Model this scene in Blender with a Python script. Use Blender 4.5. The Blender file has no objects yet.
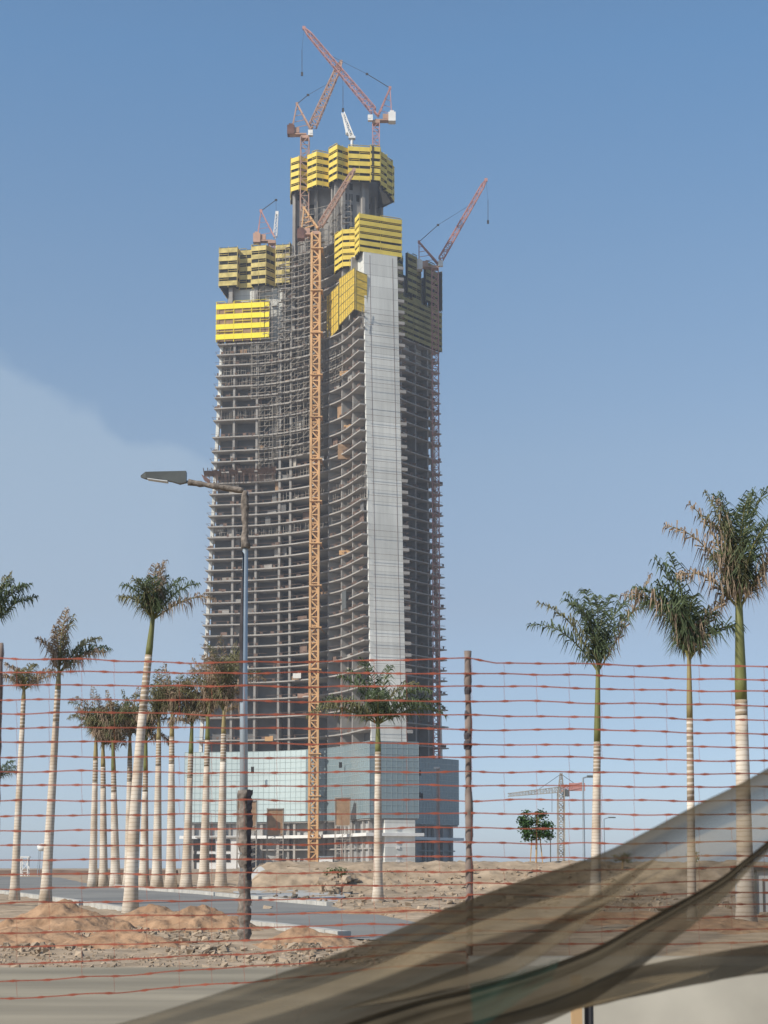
import bpy, math, random
from mathutils import Vector, Matrix, noise
random.seed(7)
R = math.radians
S = bpy.context.scene
COL = S.collection
V = Vector

# ------------------------------------------------------------------ camera, sky, sun, exposure
EYE = 1.6
PITCH = R(6.0)
FPX = 1600.0
SH = 868 - 512 - FPX * math.tan(PITCH)
cam = bpy.data.cameras.new('camera')
camo = bpy.data.objects.new('camera', cam); COL.objects.link(camo)
camo.location = (0, 0, EYE); camo.rotation_euler = (R(90) + PITCH, 0, 0)
cam.sensor_width = 36; cam.sensor_fit = 'VERTICAL'; cam.sensor_height = 36
cam.lens = FPX / 1024 * 36; cam.shift_y = SH / 1024
cam.clip_start = 0.1; cam.clip_end = 20000
cam.dof.use_dof = True; cam.dof.focus_distance = 150; cam.dof.aperture_fstop = 10.5
S.camera = camo
SUN_AZ, SUN_EL = 232, 38
w = bpy.data.worlds.new('World'); S.world = w; w.use_nodes = True
nt = w.node_tree; bg = nt.nodes['Background']
sky = nt.nodes.new('ShaderNodeTexSky'); sky.sky_type = 'NISHITA'; sky.sun_disc = False
sky.sun_elevation = R(SUN_EL); sky.sun_rotation = R(SUN_AZ)
sky.air_density = 1.0; sky.dust_density = 0.6; sky.ozone_density = 3.5; sky.altitude = 0
# pale window reflection painted low into the left of the sky
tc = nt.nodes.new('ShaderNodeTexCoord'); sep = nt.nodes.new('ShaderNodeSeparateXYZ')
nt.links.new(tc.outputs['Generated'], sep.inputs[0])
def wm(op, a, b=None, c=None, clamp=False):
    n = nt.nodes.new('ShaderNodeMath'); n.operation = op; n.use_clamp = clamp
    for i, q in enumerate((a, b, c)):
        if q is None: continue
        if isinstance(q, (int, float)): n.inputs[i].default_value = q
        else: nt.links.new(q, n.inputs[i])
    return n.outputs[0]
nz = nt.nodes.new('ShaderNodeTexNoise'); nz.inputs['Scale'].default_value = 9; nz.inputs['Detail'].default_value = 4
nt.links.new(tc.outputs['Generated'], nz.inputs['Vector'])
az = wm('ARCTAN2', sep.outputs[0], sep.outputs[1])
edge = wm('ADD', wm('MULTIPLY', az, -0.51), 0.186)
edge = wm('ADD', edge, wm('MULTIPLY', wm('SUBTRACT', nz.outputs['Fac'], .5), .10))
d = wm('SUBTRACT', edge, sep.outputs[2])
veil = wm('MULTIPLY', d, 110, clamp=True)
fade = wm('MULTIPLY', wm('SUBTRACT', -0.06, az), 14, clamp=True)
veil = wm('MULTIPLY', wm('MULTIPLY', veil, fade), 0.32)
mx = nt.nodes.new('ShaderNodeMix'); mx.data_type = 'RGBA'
# coastal air: a whiter, bluer horizon than the clean sky model gives
rmp = nt.nodes.new('ShaderNodeValToRGB'); els = rmp.color_ramp.elements
for i_, (ps, cc) in enumerate(((.0, (.98, 1.13, 1.58)), (.10, (1.06, 1.03, 1.12)), (.16, (1.24, 1.06, 1.0)), (.25, (1.43, 1.27, 1.12)), (.36, (1.32, 1.36, 1.27)), (.47, (1.09, 1.40, 1.42)), (.8, (.95, 1.05, 1.05)))):
    e_ = els[i_] if i_ < 2 else els.new(ps)
    e_.position = ps; e_.color = (cc[0] / 1.5, cc[1] / 1.5, cc[2] / 1.5, 1)
nt.links.new(sep.outputs[2], rmp.inputs[0])
vs = nt.nodes.new('ShaderNodeVectorMath'); vs.operation = 'MULTIPLY'; nt.links.new(sky.outputs[0], vs.inputs[0]); nt.links.new(rmp.outputs[0], vs.inputs[1])
vs2 = nt.nodes.new('ShaderNodeVectorMath'); vs2.operation = 'SCALE'; vs2.inputs['Scale'].default_value = 1.5; nt.links.new(vs.outputs[0], vs2.inputs[0])
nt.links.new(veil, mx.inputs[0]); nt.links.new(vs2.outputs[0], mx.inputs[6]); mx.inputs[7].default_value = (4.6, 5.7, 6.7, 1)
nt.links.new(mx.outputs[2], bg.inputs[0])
bg.inputs[1].default_value = 0.078
sl = bpy.data.lights.new('sun', 'SUN'); sl.energy = 3.7; sl.angle = R(0.6); sl.color = (1, .93, .82)
so = bpy.data.objects.new('sun', sl); COL.objects.link(so)
sd = V((math.sin(R(SUN_AZ)) * math.cos(R(SUN_EL)), math.cos(R(SUN_AZ)) * math.cos(R(SUN_EL)), math.sin(R(SUN_EL))))
so.rotation_euler = sd.to_track_quat('Z', 'Y').to_euler(); so.location = (0, 0, 50)
S.view_settings.view_transform = 'Standard'; S.view_settings.look = 'None'
S.view_settings.exposure = 0.5; S.view_settings.gamma = 1

# ------------------------------------------------------------------ placing helpers
CP, SP = math.cos(PITCH), math.sin(PITCH)
def ray(px, py):
    u = 512 - py + SH
    return V(((px - 384), FPX * CP - u * SP, FPX * SP + u * CP))
def P(px, py, Y):
    d = ray(px, py); t = Y / d.y
    return V((d.x * t, Y, EYE + d.z * t))
def sstep(a, b, x):
    t = max(0., min(1., (x - a) / (b - a))); return t * t * (3 - 2 * t)
HK = [(-1e5, 0), (60, 0), (95, .5), (130, .87), (200, 1.1), (500, 1.25), (1e6, 1.25)]
def H(x, y):
    for (a, b), (c, e) in zip(HK, HK[1:]):
        if y <= c: h = b + (e - b) * (y - a) / (c - a); break
    if y > 80:
        m = sstep(-.092, -.074, x / y)
        edge0 = 84 + 1.5 * noise.noise(V((x * .15, 3, 0)))
        t = sstep(edge0, edge0 + 6, y) * m
        h = h * (1 - t) + t * 1.86
    return h
def G(px, py):
    d = ray(px, py); d = d / d.y
    y = 8.0
    while y < 900:
        p = V((d.x * y, y, EYE + d.z * y))
        if p.z <= H(p.x, p.y): return V((p.x, p.y, H(p.x, p.y)))
        y += .1 if y < 200 else 2
    return V((d.x * 300, 300, 1.2))

# ------------------------------------------------------------------ materials
def mat(name, col, rough=.8, var=.15, scale=1.0, col2=None, metal=0, bump=0, spec=.3, detail=6, coord='Object', transl=0, stretch=(1, 1, 1)):
    m = bpy.data.materials.new(name); m.use_nodes = True
    n = m.node_tree.nodes; l = m.node_tree.links; b = n['Principled BSDF']
    b.inputs['Roughness'].default_value = rough; b.inputs['Metallic'].default_value = metal
    b.inputs['Specular IOR Level'].default_value = spec
    tc = n.new('ShaderNodeTexCoord'); mp = n.new('ShaderNodeMapping'); mp.inputs['Scale'].default_value = stretch
    l.new(tc.outputs[coord], mp.inputs[0])
    nz = n.new('ShaderNodeTexNoise'); nz.inputs['Scale'].default_value = scale; nz.inputs['Detail'].default_value = detail
    l.new(mp.outputs[0], nz.inputs['Vector'])
    r = n.new('ShaderNodeValToRGB'); r.color_ramp.elements[0].position = .32; r.color_ramp.elements[1].position = .68
    c2 = col2 or tuple(min(1, c * (1 + var)) for c in col)
    c1 = tuple(c * (1 - var) for c in col) if col2 is None else col
    r.color_ramp.elements[0].color = (*c1, 1); r.color_ramp.elements[1].color = (*c2, 1)
    l.new(nz.outputs['Fac'], r.inputs[0]); l.new(r.outputs[0], b.inputs['Base Color'])
    if bump:
        bp = n.new('ShaderNodeBump'); bp.inputs['Strength'].default_value = 1; bp.inputs['Distance'].default_value = bump
        l.new(nz.outputs['Fac'], bp.inputs['Height']); l.new(bp.outputs[0], b.inputs['Normal'])
    if transl:
        t = n.new('ShaderNodeBsdfTranslucent'); l.new(r.outputs[0], t.inputs[0])
        ms = n.new('ShaderNodeMixShader'); ms.inputs[0].default_value = transl
        l.new(b.outputs[0], ms.inputs[1]); l.new(t.outputs[0], ms.inputs[2])
        l.new(ms.outputs[0], n['Material Output'].inputs[0])
    return m
def formwork_concrete(name, col, zstep=4.2):
    """board-marked concrete: lift joints every storey, a few vertical joints, streaks"""
    m = mat(name, col, .85, .13, .09, stretch=(1, 1, .25))
    n = m.node_tree.nodes; l = m.node_tree.links; b = n['Principled BSDF']
    src = b.inputs['Base Color'].links[0].from_socket
    tc = n.new('ShaderNodeTexCoord'); sp = n.new('ShaderNodeSeparateXYZ'); l.new(tc.outputs['Object'], sp.inputs[0])
    def mm(op, a, bb=None):
        q = n.new('ShaderNodeMath'); q.operation = op
        for i, z in enumerate((a, bb)):
            if z is None: continue
            if isinstance(z, (int, float)): q.inputs[i].default_value = z
            else: l.new(z, q.inputs[i])
        return q.outputs[0]
    fz = mm('LESS_THAN', mm('FRACT', mm('DIVIDE', sp.outputs[2], zstep)), .05)
    wn = n.new('ShaderNodeTexWhiteNoise'); wn.noise_dimensions = '1D'
    l.new(mm('FLOOR', mm('DIVIDE', sp.outputs[2], zstep)), wn.inputs['W'])
    lift = mm('MULTIPLY_ADD', wn.outputs['Value'], .22)
    lift.node.inputs[2].default_value = .89
    fac = mm('MULTIPLY', lift, mm('SUBTRACT', 1, mm('MULTIPLY', fz, .3)))
    st = n.new('ShaderNodeTexNoise'); st.inputs['Scale'].default_value = .8; st.inputs['Detail'].default_value = 3
    mp = n.new('ShaderNodeMapping'); mp.inputs['Scale'].default_value = (1, 1, .05)
    l.new(tc.outputs['Object'], mp.inputs[0]); l.new(mp.outputs[0], st.inputs['Vector'])
    fac = mm('MULTIPLY', fac, mm('ADD', .82, mm('MULTIPLY', st.outputs['Fac'], .36)))
    vm = n.new('ShaderNodeVectorMath'); vm.operation = 'SCALE'; l.new(src, vm.inputs[0]); l.new(fac, vm.inputs['Scale'])
    l.new(vm.outputs[0], b.inputs['Base Color'])
    return m
M = {}
M['sand'] = mat('sand', (.23, .175, .12), .95, 0, 1.1, col2=(.42, .325, .23), bump=.16, detail=10)
M['dirt'] = mat('orange_dirt', (.25, .15, .088), .95, 0, 2.5, col2=(.40, .255, .155), bump=.12, detail=10)
M['asphalt'] = mat('asphalt', (.165, .165, .16), .9, 0, .25, col2=(.225, .22, .205), bump=.01, detail=8)
M['apron'] = mat('dusty_apron', (.20, .175, .13), .9, 0, .5, col2=(.31, .27, .20), detail=12, bump=.02, stretch=(.35, 1.6, 1))
M['kerb'] = mat('kerb_concrete', (.4, .39, .36), .85, .15, 2)
M['pave'] = mat('pavement_concrete', (.36, .36, .35), .9, .1, .6)
M['stone'] = mat('rubble', (.33, .26, .19), .9, .35, 1.5)
M['conc'] = formwork_concrete('core_concrete', (.60, .60, .56))
M['slab'] = mat('slab_concrete', (.33, .31, .285), .9, .16, .22)
M['inner'] = mat('inner_concrete', (.14, .138, .135), .92, .25, .12)  # darker than the other concrete: shade between the floors put into the colour
M['fin'] = mat('fin_concrete', (.28, .265, .245), .9, .16, .3)
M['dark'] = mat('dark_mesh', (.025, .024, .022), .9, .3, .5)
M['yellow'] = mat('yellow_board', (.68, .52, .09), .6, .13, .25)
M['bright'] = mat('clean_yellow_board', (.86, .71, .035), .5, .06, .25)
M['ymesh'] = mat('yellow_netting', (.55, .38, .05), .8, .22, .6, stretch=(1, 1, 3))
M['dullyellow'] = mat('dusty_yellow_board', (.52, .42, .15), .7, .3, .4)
M['shadeyellow'] = mat('shaded_yellow_board', (.27, .235, .09), .7, .25, .4)  # darker copy of the yellow: right-wing shade put into the colour
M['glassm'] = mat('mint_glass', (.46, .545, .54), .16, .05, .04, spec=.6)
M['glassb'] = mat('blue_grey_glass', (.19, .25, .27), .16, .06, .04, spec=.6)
M['mull'] = mat('mullion', (.36, .43, .43), .4, .05)
M['orange'] = mat('orange_steel', (.60, .36, .17), .7, .15, .2)
M['pink'] = mat('faded_red_steel', (.45, .225, .20), .6, .15, .3)
M['tan'] = mat('sun_bleached_steel', (.42, .26, .19), .6, .2, .3)
M['white'] = mat('white_paint', (.72, .71, .68), .6, .08, .3)
M['brown'] = mat('rust_brown', (.14, .07, .055), .8, .25, .5)
M['rust'] = mat('rusty_props', (.16, .105, .08), .8, .3, .5)
M['scaf'] = mat('scaffold_steel', (.30, .27, .23), .6, .25, .4)
M['cable'] = mat('cable', (.04, .04, .045), .6, .1)
M['board'] = mat('brown_board', (.30, .19, .11), .8, .25, .5)
M['galv'] = mat('galvanised_steel', (.34, .39, .43), .35, .08, 1.5, metal=.5)
M['headg'] = mat('lamp_head_grey', (.10, .11, .11), .45, .1, 2)
M['wrap'] = mat('dusty_wrap', (.165, .14, .12), .85, .5, 7, bump=.05)
M['wrapd'] = mat('dark_wrap', (.05, .045, .05), .7, .3, 5)
M['green'] = mat('green_frond', (.095, .125, .062), .6, .35, 2.5, transl=.28)
M['olive'] = mat('olive_frond', (.175, .165, .085), .65, .3, 2.5, transl=.28)
M['dry'] = mat('dry_frond', (.29, .215, .15), .8, .3, 2.5, transl=.22)
M['rachis'] = mat('frond_stalk', (.18, .17, .06), .6, .2, 3)
M['shaft'] = mat('green_crownshaft', (.145, .15, .05), .45, .25, 1.2, stretch=(1, 1, .3))
M['shaftt'] = mat('tan_crownshaft', (.25, .20, .09), .5, .25, 1.5, stretch=(1, 1, .3))
M['leaf'] = mat('leaf', (.045, .095, .025), .55, .35, 4, transl=.2)
M['wood'] = mat('timber', (.42, .28, .15), .8, .2, 8, stretch=(1, 1, .1))
M['post'] = mat('post_steel', (.19, .15, .13), .8, .35, 14)
M['strand'] = mat('orange_plastic', (.38, .11, .068), .5, .25, 3, transl=.3)
M['barrier'] = mat('barrier_concrete', (.37, .35, .30), .9, .22, 1.6, bump=.004, detail=8)
M['cabin'] = mat('cabin_panel', (.5, .52, .53), .6, .1, .8)
def trunk_mat():
    m = mat('whitewashed_trunk', (.58, .52, .445), .85, .1, 1.8)
    n = m.node_tree.nodes; l = m.node_tree.links; b = n['Principled BSDF']
    src = b.inputs['Base Color'].links[0].from_socket
    tc = n.new('ShaderNodeTexCoord'); wv = n.new('ShaderNodeTexWave'); wv.bands_direction = 'Z'; wv.inputs['Scale'].default_value = 2.3
    wv.inputs['Distortion'].default_value = 2.5; wv.inputs['Detail'].default_value = 2
    l.new(tc.outputs['Object'], wv.inputs['Vector'])
    r = n.new('ShaderNodeValToRGB'); r.color_ramp.elements[0].position = .05; r.color_ramp.elements[1].position = .3
    r.color_ramp.elements[0].color = (.82, .79, .75, 1); r.color_ramp.elements[1].color = (1, 1, 1, 1)
    l.new(wv.outputs['Fac'], r.inputs[0])
    mxx = n.new('ShaderNodeMix'); mxx.data_type = 'RGBA'; mxx.blend_type = 'MULTIPLY'; mxx.inputs[0].default_value = 1
    l.new(src, mxx.inputs[6]); l.new(r.outputs[0], mxx.inputs[7])
    oi = n.new('ShaderNodeObjectInfo'); st = n.new('ShaderNodeTexNoise'); st.inputs['Scale'].default_value = .9; st.inputs['Detail'].default_value = 5
    ad = n.new('ShaderNodeVectorMath'); ad.operation = 'ADD'; cmb = n.new('ShaderNodeCombineXYZ'); ml = n.new('ShaderNodeMath'); ml.operation = 'MULTIPLY'; ml.inputs[1].default_value = 90
    l.new(oi.outputs['Random'], ml.inputs[0]); l.new(ml.outputs[0], cmb.inputs[2]); l.new(tc.outputs['Object'], ad.inputs[0]); l.new(cmb.outputs[0], ad.inputs[1]); l.new(ad.outputs[0], st.inputs['Vector'])
    r3 = n.new('ShaderNodeValToRGB'); r3.color_ramp.elements[0].position = .36; r3.color_ramp.elements[1].position = .62
    r3.color_ramp.elements[0].color = (.70, .62, .54, 1); r3.color_ramp.elements[1].color = (1, 1, 1, 1); l.new(st.outputs['Fac'], r3.inputs[0])
    m4 = n.new('ShaderNodeMix'); m4.data_type = 'RGBA'; m4.blend_type = 'MULTIPLY'; m4.inputs[0].default_value = .85
    l.new(mxx.outputs[2], m4.inputs[6]); l.new(r3.outputs[0], m4.inputs[7]); l.new(m4.outputs[2], b.inputs['Base Color'])
    return m
def ring_mat():
    m = mat('ringed_trunk', (.30, .235, .165), .85, .2, 2)
    n = m.node_tree.nodes; l = m.node_tree.links; b = n['Principled BSDF']
    src = b.inputs['Base Color'].links[0].from_socket
    tc = n.new('ShaderNodeTexCoord'); wv = n.new('ShaderNodeTexWave'); wv.bands_direction = 'Z'; wv.inputs['Scale'].default_value = 1.9
    wv.inputs['Distortion'].default_value = 1.0
    l.new(tc.outputs['Object'], wv.inputs['Vector'])
    r = n.new('ShaderNodeValToRGB'); r.color_ramp.elements[0].position = .62; r.color_ramp.elements[1].position = .8
    r.color_ramp.elements[0].color = (0, 0, 0, 1); r.color_ramp.elements[1].color = (1, 1, 1, 1)
    l.new(wv.outputs['Fac'], r.inputs[0])
    mxx = n.new('ShaderNodeMix'); mxx.data_type = 'RGBA'
    l.new(r.outputs[0], mxx.inputs[0]); l.new(src, mxx.inputs[6]); mxx.inputs[7].default_value = (.52, .46, .39, 1)
    l.new(mxx.outputs[2], b.inputs['Base Color'])
    return m
M['trunk'] = trunk_mat(); M['rings'] = ring_mat()
def net_mat(name, col, alpha, vr=.20):
    m = mat(name, col, .85, .35, 5, transl=.3)
    n = m.node_tree.nodes; l = m.node_tree.links; out = n['Material Output']
    src = out.inputs[0].links[0].from_socket
    tr = n.new('ShaderNodeBsdfTransparent'); ms = n.new('ShaderNodeMixShader'); ms.inputs[0].default_value = alpha
    l.new(tr.outputs[0], ms.inputs[1]); l.new(src, ms.inputs[2]); l.new(ms.outputs[0], out.inputs[0])
    # the weave is pulled tighter along the drape, so the cloth is denser in long streaks
    tc = n.new('ShaderNodeTexCoord'); m1 = n.new('ShaderNodeMapping'); m1.inputs['Rotation'].default_value = (0, R(24), 0)
    m2 = n.new('ShaderNodeMapping'); m2.inputs['Scale'].default_value = (.6, 1, 3.2)
    nz = n.new('ShaderNodeTexNoise'); nz.inputs['Scale'].default_value = 1.5; nz.inputs['Detail'].default_value = 1.5
    mr = n.new('ShaderNodeMapRange'); mr.inputs['From Min'].default_value = .34; mr.inputs['From Max'].default_value = .7
    mr.inputs['To Min'].default_value = max(0, alpha - vr); mr.inputs['To Max'].default_value = min(.95, alpha + vr * 1.3)
    l.new(tc.outputs['Object'], m1.inputs[0]); l.new(m1.outputs[0], m2.inputs[0]); l.new(m2.outputs[0], nz.inputs['Vector'])
    l.new(nz.outputs['Fac'], mr.inputs['Value']); l.new(mr.outputs[0], ms.inputs[0])
    return m
M['net'] = net_mat('shade_net', (.14, .108, .064), .72)
M['netd'] = net_mat('bunched_shade_net', (.065, .053, .034), .88, .06)
M['netf'] = net_mat('folded_shade_net', (.125, .098, .06), .6, .06)
M['netg'] = net_mat('green_net_patch', (.015, .06, .045), .24)

# ------------------------------------------------------------------ mesh builder
class MB:
    def __init__(s): s.v = []; s.f = []; s.m = []; s.cur = 0
    def quad(s, a, b, c, d):
        i = len(s.v); s.v += [a, b, c, d]; s.f.append((i, i+1, i+2, i+3)); s.m.append(s.cur)
    def tri(s, a, b, c):
        i = len(s.v); s.v += [a, b, c]; s.f.append((i, i+1, i+2)); s.m.append(s.cur)
    def hexa(s, p):   # 8 corners: bottom loop 0-3 ccw, top loop 4-7
        i = len(s.v); s.v += [V(q) for q in p]
        for f in ((3, 2, 1, 0), (4, 5, 6, 7), (0, 1, 5, 4), (1, 2, 6, 5), (2, 3, 7, 6), (3, 0, 4, 7)):
            s.f.append(tuple(i + k for k in f)); s.m.append(s.cur)
    def box(s, c, sz, ax=None):
        c = V(c); X, Y, Z = ax or (V((1, 0, 0)), V((0, 1, 0)), V((0, 0, 1)))
        a, b, e = sz[0] / 2, sz[1] / 2, sz[2] / 2
        s.hexa([c + X*i*a + Y*j*b + Z*k*e for k in (-1, 1) for (i, j) in ((-1, -1), (1, -1), (1, 1), (-1, 1))])
    def bar(s, p, q, t, t2=None):
        p, q = V(p), V(q); d = (q - p)
        if d.length < 1e-6: return
        z = d.normalized(); x = z.cross(V((0, 0, 1)) if abs(z.z) < .95 else V((1, 0, 0))).normalized(); y = z.cross(x)
        t2 = t2 or t
        s.hexa([e + x*i*t/2 + y*j*t2/2 for e in (p, q) for (i, j) in ((-1, -1), (1, -1), (1, 1), (-1, 1))])
    def tube(s, pts, rs, n=10, cap=True):
        i0 = len(s.v); pts = [V(p) for p in pts]
        if not isinstance(rs, (list, tuple)): rs = [rs] * len(pts)
        for k, p in enumerate(pts):
            d = (pts[min(k+1, len(pts)-1)] - pts[max(k-1, 0)]).normalized()
            x = d.cross(V((0, 1, 0)) if abs(d.y) < .9 else V((1, 0, 0))).normalized(); y = d.cross(x)
            for j in range(n):
                a = 2 * math.pi * j / n; s.v.append(p + (x * math.cos(a) + y * math.sin(a)) * rs[k])
        for k in range(len(pts) - 1):
            for j in range(n):
                a = i0 + k*n + j; b = i0 + k*n + (j+1) % n
                s.f.append((a, b, b+n, a+n)); s.m.append(s.cur)
        if cap:
            s.f.append(tuple(i0 + j for j in range(n))[::-1]); s.m.append(s.cur)
            s.f.append(tuple(i0 + (len(pts)-1)*n + j for j in range(n))); s.m.append(s.cur)
    def prism(s, poly, z0, z1, poly2=None):
        n = len(poly); i = len(s.v); poly2 = poly2 or poly
        s.v += [V((p[0], p[1], z0)) for p in poly] + [V((p[0], p[1], z1)) for p in poly2]
        s.f.append(tuple(range(i+n-1, i-1, -1))); s.m.append(s.cur)
        s.f.append(tuple(range(i+n, i+2*n))); s.m.append(s.cur)
        for k in range(n):
            s.f.append((i+k, i+(k+1) % n, i+n+(k+1) % n, i+n+k)); s.m.append(s.cur)
    def lattice(s, p, q, w0, w1, nb, t, side=None):
        p, q = V(p), V(q); z = (q - p).normalized()
        x = z.cross(side or (V((0, 1, 0)) if abs(z.y) < .9 else V((1, 0, 0)))).normalized(); y = z.cross(x)
        lv = []
        for k in range(nb + 1):
            u = k / nb; c = p.lerp(q, u); ww = (w0 + (w1 - w0) * u) / 2
            lv.append([c + x*i*ww + y*j*ww for (i, j) in ((-1, -1), (1, -1), (1, 1), (-1, 1))])
        for c in range(4): s.bar(lv[0][c], lv[-1][c], t)
        for k in range(nb):
            for c in range(4):
                e = (c + 1) % 4
                a, b = (c, e) if k % 2 else (e, c)
                s.bar(lv[k][a], lv[k+1][b], t * .6)
                s.bar(lv[k][c], lv[k][e], t * .55)
    def build(s, name, m, parent=None, smooth=False, origin=None):
        me = bpy.data.meshes.new(name)
        o = bpy.data.objects.new(name, me); COL.objects.link(o)
        off = V((0, 0, 0))
        if parent is not None: off = parent['_w'] if '_w' in parent else V((0, 0, 0)); off = V(off)
        org = V(origin) if origin is not None else off
        me.from_pydata([tuple(V(v) - org) for v in s.v], [], s.f)
        ms = m if isinstance(m, (list, tuple)) else [m]
        for q in ms: me.materials.append(M[q] if isinstance(q, str) else q)
        me.polygons.foreach_set('material_index', s.m)
        if smooth: me.polygons.foreach_set('use_smooth', [True] * len(s.f))
        me.update()
        o.location = org - off if parent is not None else org
        o['_w'] = tuple(org)
        if parent is not None: o.parent = parent
        return o
def tag(o, label=None, cat=None, group=None, kind=None):
    if label: o['label'] = label
    if cat: o['category'] = cat
    if group: o['group'] = group
    if kind: o['kind'] = kind
    return o
def thing(name, label, cat, loc, group=None):
    o = bpy.data.objects.new(name, None); COL.objects.link(o); o.location = loc; o['_w'] = tuple(loc)
    o.empty_display_size = .5
    return tag(o, label, cat, group)

# ------------------------------------------------------------------ ground, roads
def frange(a, b, st):
    r = []; x = a
    while x < b - 1e-6: r.append(x); x += st
    return r
def inside(p, poly):
    c = False; j = len(poly) - 1
    for i in range(len(poly)):
        a, b = poly[i], poly[j]
        if (a[1] > p[1]) != (b[1] > p[1]) and p[0] < (b[0]-a[0]) * (p[1]-a[1]) / (b[1]-a[1]) + a[0]: c = not c
        j = i
    return c
bot = [G(*q) for q in ((-500, 868 + 22), (-60, 886), (0, 893), (75, 903), (125, 911), (200, 920), (280, 929), (345, 938), (385, 941), (425, 941), (455, 939))]
top = [G(*q) for q in ((-500, 873), (-60, 875.5), (60, 877.5), (95, 885), (130, 889), (200, 894), (240, 898), (330, 906), (375, 914), (415, 922), (450, 932))]
ROAD = [(p.x, p.y) for p in bot] + [(p.x, p.y) for p in reversed(top)]
top2 = [(p.x, p.y) for p in top]
xs = sorted(set([round(v, 3) for v in frange(-34, 34, .45)] + [s * 34 * 1.13 ** k for k in range(32) for s in (-1, 1)]))
ys = frange(-60, 12, 6) + frange(12, 62, .45) + frange(62, 112, .6) + frange(112, 210, 4) + [210 * 1.12 ** k for k in range(19)]
def hground(x, y):
    h = H(x, y)
    if 14 < y < 130 and abs(x) < 60:
        a = 1.0
        if inside((x, y), ROAD): return h - .10
        if y < 30: a = sstep(27.5, 31, y) * .9 + .02
        n = noise.fractal(V((x * .5, y * .5, 1)), 1, 2, 4)
        h += a * (.10 * n if y < 84 else .16 * n)
        if y > 82: h += (.22 * noise.fractal(V((x * 1.1, y * 1.1, 4)), 1, 2, 4)) * sstep(-.1, -.06, x / y) * (1 - sstep(96, 120, y))
        if y > 84: h += (.10 * noise.noise(V((x * .22, y * .1, 5)))) * sstep(-.1, -.06, x / y) * (1 - sstep(96, 120, y))
    return h
g = MB(); nx = len(xs)
for y in ys:
    for x in xs: g.v.append(V((x, y, hground(x, y))))
for j in range(len(ys) - 1):
    for i in range(nx - 1):
        a = j * nx + i; g.f.append((a, a+1, a+1+nx, a+nx)); g.m.append(0)
go = g.build('ground', 'sand', smooth=True); tag(go, kind='structure')
def strip(name, A, B, m, dz, seg=24, across=10):
    s = MB(); rows = []
    for (a0, a1), (b0, b1) in zip(zip(A, A[1:]), zip(B, B[1:])):
        for k in range(seg):
            t = k / seg; rows.append((a0.lerp(a1, t), b0.lerp(b1, t)))
    rows.append((A[-1], B[-1]))
    for a, b in rows:
        for k in range(across + 1):
            p = a.lerp(b, k / across); s.v.append(V((p.x, p.y, H(p.x, p.y) + dz)))
    n = across + 1
    for r in range(len(rows) - 1):
        for k in range(across):
            a = r*n + k; s.f.append((a, a+1, a+1+n, a+n)); s.m.append(0)
    return tag(s.build(name, m, smooth=True), kind='structure')
strip('road', bot, top, 'asphalt', 0.0)
def kerb(name, pts, w, h, m):
    s = MB()
    P2 = []
    for a, b in zip(pts, pts[1:]):
        n = max(1, int((b - a).length / 1.0))
        P2 += [a.lerp(b, k / n) for k in range(n)]
    P2.append(pts[-1])
    for a, b in zip(P2, P2[1:]):
        d = V((b.x - a.x, b.y - a.y, 0))
        if d.length < .05: continue
        d.normalize(); n = V((-d.y, d.x, 0)) * w / 2
        za, zb = H(a.x, a.y), H(b.x, b.y); e = d * .015
        A, B = V((a.x, a.y, 0)) + e, V((b.x, b.y, 0)) - e
        s.hexa([A - n + V((0, 0, za-.15)), B - n + V((0, 0, zb-.15)), B + n + V((0, 0, zb-.15)), A + n + V((0, 0, za-.15)),
                A - n + V((0, 0, za+h)), B - n + V((0, 0, zb+h)), B + n + V((0, 0, zb+h)), A + n + V((0, 0, za+h))])
    return tag(s.build(name, m), kind='structure')
kerb('kerb', bot[1:8], .3, .15, 'kerb')
kerb('kerb', top[3:8], .3, .16, 'kerb')
# pale pavement behind the palm island and dusty verge in the foreground
pa = [G(*q) for q in ((232, 893), (262, 899), (335, 904))]
pb = [G(*q) for q in ((240, 886), (275, 885), (352, 893))]
strip('pavement', pa, pb, 'pave', .035)
va = [V((-60, 9, 0)), V((0, 9, 0)), V((60, 9, 0))]; vb = [V((-60, 25.4, 0)), V((0, 25.4, 0)), V((60, 22.6, 0))]
strip('verge_road', va, vb, 'apron', .05)
# low dark berm across the far left horizon
b = MB()
for k in range(60):
    x0 = -90 + k * 1.6; hh = .60 + .14 * noise.noise(V((k * .4, 0, 0)))
    h2 = .60 + .14 * noise.noise(V(((k+1) * .4, 0, 0))); z = .8
    if x0 > -20: break
    b.hexa([(x0, 150, z-.3), (x0+1.6, 150, z-.3), (x0+1.6, 154, z-.3), (x0, 154, z-.3),
            (x0, 151, z+hh), (x0+1.6, 151, z+h2), (x0+1.6, 153, z+h2), (x0, 153, z+hh)])
tag(b.build('hills', 'rust'), kind='structure')

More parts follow.
